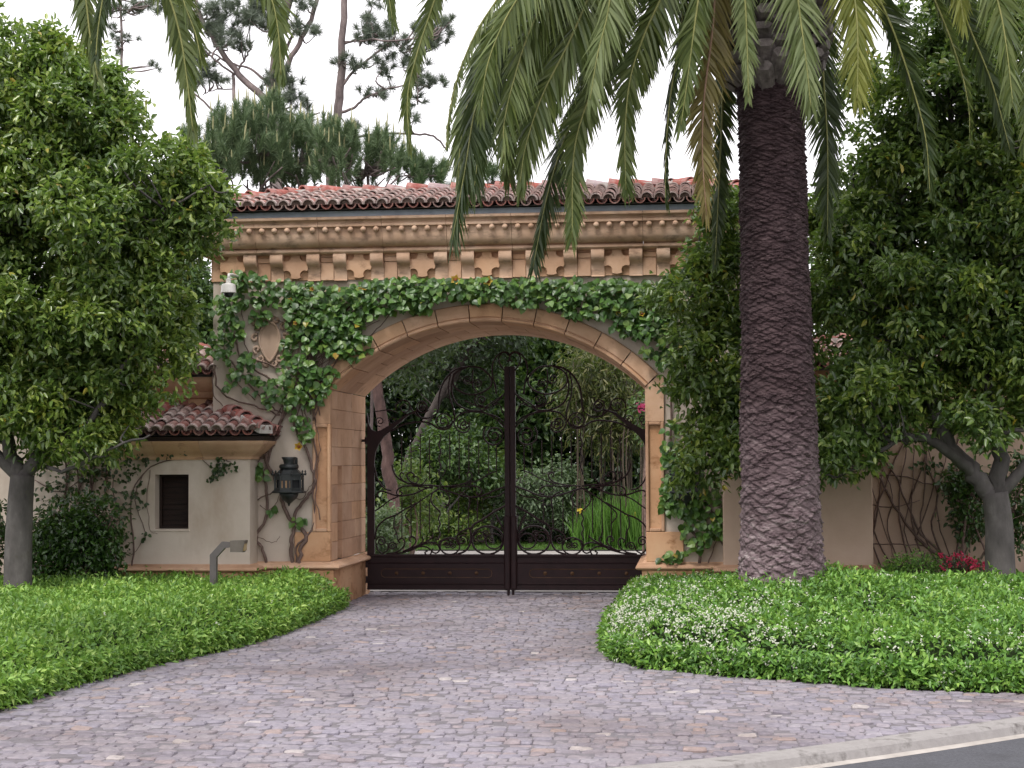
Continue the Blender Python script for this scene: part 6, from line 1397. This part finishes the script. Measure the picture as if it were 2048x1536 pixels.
gtree('small pale trunk with bright leaves left of the gate centre', [(893, 1085), (890, 1040), (885, 1000), (882, 960)], 39, 12, 6, [(900, 910, 0, 70, 45, .8), (850, 950, 0, 45, 35, .6), (960, 940, 0, 50, 40, .6), (900, 870, .3, 40, 30, .5)], 210, 20, GD, 73, (0.13, 0.06), 0.16, extra=[([(886, 1010), (865, 985), (855, 950)], 6, 3), ([(890, 1030), (915, 1000), (935, 970)], 5, 3)])
gtree('grey green rounded tree right of the gate centre', [(985, 1090), (983, 1045), (995, 1000), (1030, 960)], 39.5, 9, 5, [(1090, 975, 0, 70, 40, .8), (1040, 1000, 0, 50, 40, .6), (1140, 1010, 0, 40, 50, .6), (1130, 950, 0, 45, 30, .5)], 220, 20, GP, 74, (0.11, 0.05), 0.15, extra=[([(983, 1045), (1005, 1040), (1030, 1020)], 6, 3)])
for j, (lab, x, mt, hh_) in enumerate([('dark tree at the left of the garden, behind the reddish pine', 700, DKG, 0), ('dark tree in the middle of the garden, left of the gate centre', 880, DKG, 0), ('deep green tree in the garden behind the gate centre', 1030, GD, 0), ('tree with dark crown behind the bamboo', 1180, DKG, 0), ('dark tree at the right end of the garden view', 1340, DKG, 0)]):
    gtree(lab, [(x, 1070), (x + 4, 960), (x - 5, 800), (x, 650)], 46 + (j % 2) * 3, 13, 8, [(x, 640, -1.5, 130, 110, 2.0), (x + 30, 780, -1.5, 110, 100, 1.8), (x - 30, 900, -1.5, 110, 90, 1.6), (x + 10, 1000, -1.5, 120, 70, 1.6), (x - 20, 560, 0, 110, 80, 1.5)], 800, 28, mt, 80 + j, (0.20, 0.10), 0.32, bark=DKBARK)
shrub('lime_shrub', 'yellow green shrub beside the reddish pine inside the gate', [PB(815, 970, 33, 40, 40, .6), PB(850, 1010, 34, 40, 40, .6), PB(800, 1030, 33, 40, 30, .5)], 150, 16, GY2, 91, (0.11, 0.05), 0.14)
shrub('lime_shrub', 'low yellow green shrub at the back of the lawn left of gate centre', [PB(870, 1050, 39, 45, 26, .6), PB(930, 1060, 39, 40, 20, .6)], 120, 16, GY2, 92, (0.12, 0.05), 0.15)
shrub('garden_shrub', 'leafy shrub at the left jamb just inside the gate', [PB(752, 1080, 28, 30, 32, .5), PB(775, 1045, 28.5, 25, 30, .4), PB(790, 1095, 28, 24, 14, .4)], 140, 14, GP, 93, (0.09, 0.045), 0.10)
shrub('garden_shrub', 'lime leaved shrub seen through the gate near its centre', [PB(960, 985, 40, 60, 40, .8), PB(1000, 950, 41, 40, 40, .7)], 130, 18, GY2, 94, (0.14, 0.06), 0.18)
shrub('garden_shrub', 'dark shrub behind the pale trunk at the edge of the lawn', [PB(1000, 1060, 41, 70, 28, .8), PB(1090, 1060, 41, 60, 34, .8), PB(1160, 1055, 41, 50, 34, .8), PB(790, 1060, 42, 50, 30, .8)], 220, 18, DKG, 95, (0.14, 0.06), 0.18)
# bamboo: canes and leaves
rg = np.random.default_rng(97); bc = W(1215, 1040, 39.0)
bt = thing('bamboo', 'tall yellowish bamboo clump at the right of the garden view', 'bamboo', (bc.x, 39.0, 0))
mb = MB()
for k in range(26):
    x = rg.uniform(1140, 1300); y_ = 39 + rg.uniform(-0.8, 0.8); limb(mb, [Vector((W(x, 1050, y_).x, y_, 0)), W(x + rg.normal() * 10, 880, y_), W(x + rg.normal() * 22, rg.uniform(690, 760), y_)], 0.025, 0.010, 5, 4)
mb.build('cane', surf('bamboo_cane', [(0.3, (0.04, 0.03, 0.022)), (0.7, (0.085, 0.065, 0.045))], 5, 0.6, 0), bt, True)
fo, C = foliage('foliage', [PB(1180, 740, 39, 60, 60, .9), PB(1240, 780, 39, 70, 70, .9), PB(1150, 800, 39, 40, 50, .7), PB(1200, 860, 39, 60, 40, .7), PB(1290, 840, 39, 40, 60, .7)], 330, 22, BAM, rg, (0.17, 0.035), 0.22, down=0.8, parent=bt); fo['kind'] = 'stuff'
# iris clump and lawn blades
def blades(name, parent, X, Yy, ln, wd, mat, rg, lean=0.25, z0=0.0):
    n = len(X); B = np.stack([X, Yy, np.full(n, z0)], 1); D = unit(rg.normal(size=(n, 3)) * lean + np.array([0, 0, 1.0])); S = unit(np.cross(D, rg.normal(size=(n, 3)))) * wd
    l_ = (ln * rg.uniform(0.6, 1.15, n))[:, None]; M_ = B + D * l_ * 0.6; E = B + D * l_ + (D * np.array([1, 1, 0])) * l_ * 0.35
    V = np.stack([B - S, B + S, M_ + S * 0.8, M_ - S * 0.8, E], 1).reshape(-1, 3); q = (np.arange(n) * 5)[:, None, None]
    return link(name, npmesh(name, V, (np.array([[0, 1, 2], [0, 2, 3], [3, 2, 4]])[None] + q).reshape(-1, 3), mat), parent)
GRASS = leafmat('iris_leaf', [(0, (0.05, 0.13, 0.018)), (1, (0.12, 0.26, 0.04))], 0.45, 0.3)
LAWN = leafmat('grass_blade', [(0, (0.05, 0.12, 0.018)), (1, (0.12, 0.23, 0.035))], 0.6, 0.3)
ib = W(1225, 1100, 38.6); it = thing('iris_clump', 'tall bright green iris clump at the right of the lawn behind the gate', 'plant', (ib.x, 38.6, 0))
xa, xb = W(1150, 1090, 38.6).x, W(1330, 1090, 38.6).x; rg = np.random.default_rng(98)
xx = rg.uniform(xa, xb, 2600); yy = rg.uniform(37.9, 40.0, 2600)
tag(blades('leaves', it, xx, yy, np.interp(xx, [xa, xa + 0.5, xb], [0.7, 1.1, 1.4]), 0.014, GRASS, rg, 0.16, 0.03), kind='stuff')
YELP = leafmat('iris_petal', [(0, (0.65, 0.52, 0.04)), (1, (0.75, 0.62, 0.1))], 0.6, 0.3, (0.8, 0.7, 0.1))
blossoms(it, [PB(1262, 1030, 38, 8, 5, .1), PB(1160, 1022, 38, 4, 3, .1), PB(1185, 1015, 38, 3, 3, .1), PB(1272, 1036, 38, 4, 3, .1)], 12, YELP, 99, 0.05)
xx = rg.uniform(W(700, 1090, 36).x, W(1340, 1090, 36).x, 26000); yy = rg.uniform(37.7, 45, 26000)
tag(blades('lawn_grass', None, xx, yy, 0.07, 0.006, LAWN, rg, 0.4, 0.03), 'mown green lawn beyond the gate', 'grass', kind='stuff')
# white boulder and pink shrub inside the gate
p = W(1292, 1092, GY + 1.2); bo = MB(); rb = np.random.default_rng(5); V = []
for i in range(7):
    for k in range(12):
        ph = math.pi * i / 6; th = 2 * math.pi * k / 12; r_ = 1 + 0.12 * math.sin(3 * th + i) + 0.06 * rb.normal(); V.append((p.x + 0.22 + 0.30 * r_ * math.sin(ph) * math.cos(th), p.y + 0.25 * r_ * math.sin(ph) * math.sin(th), 0.26 + 0.32 * r_ * math.cos(ph) * 1.5))
bo.add(V, [(i*12 + k, i*12 + (k+1) % 12, (i+1)*12 + (k+1) % 12, (i+1)*12 + k) for i in range(6) for k in range(12)])
tag(bo.build('boulder', surf('white_limestone', [(0.3, (0.45, 0.42, 0.38)), (0.7, (0.68, 0.65, 0.6))], 5, 0.9, 0.5), None, True), 'pale boulder behind the right jamb of the gate', 'boulder')
pk = shrub('pink_shrub', 'shrub with pink blossom at the right jamb inside the gate', [PB(1290, 815, 33, 22, 18, .4), PB(1310, 850, 33, 26, 40, .4)], 50, 14, GD, 101, (0.10, 0.05), 0.12)
blossoms(pk, [PB(1286, 815, 32.8, 12, 9, .3)], 14, leafmat('pink_petal', [(0, (0.5, 0.05, 0.16)), (1, (0.65, 0.12, 0.28))], 0.6, 0.3, (0.7, 0.2, 0.3)), 102, 0.07)
# trees behind the boundary wall, glimpsed beside the gatehouse
gtree('dark tree behind the wall, glimpsed between left crown and gatehouse', [(390, 1100), (388, 900), (392, 700), (390, 620)], 31, 14, 8, [(385, 610, 0, 60, 70, .9), (340, 640, 0, 60, 60, .9), (400, 680, 0, 50, 50, .8), (370, 540, 0, 45, 40, .7)], 300, 24, GD, 111, (0.13, 0.06), 0.22, bark=DKBARK)
gtree('dark tree behind the wall, glimpsed right of the palm trunk', [(1690, 1100), (1688, 900), (1692, 700), (1690, 600)], 31, 14, 8, [(1690, 620, 0, 70, 70, .9), (1650, 560, 0, 40, 60, .7), (1740, 660, 0, 60, 50, .9)], 260, 24, GD, 112, (0.13, 0.06), 0.22, bark=DKBARK)
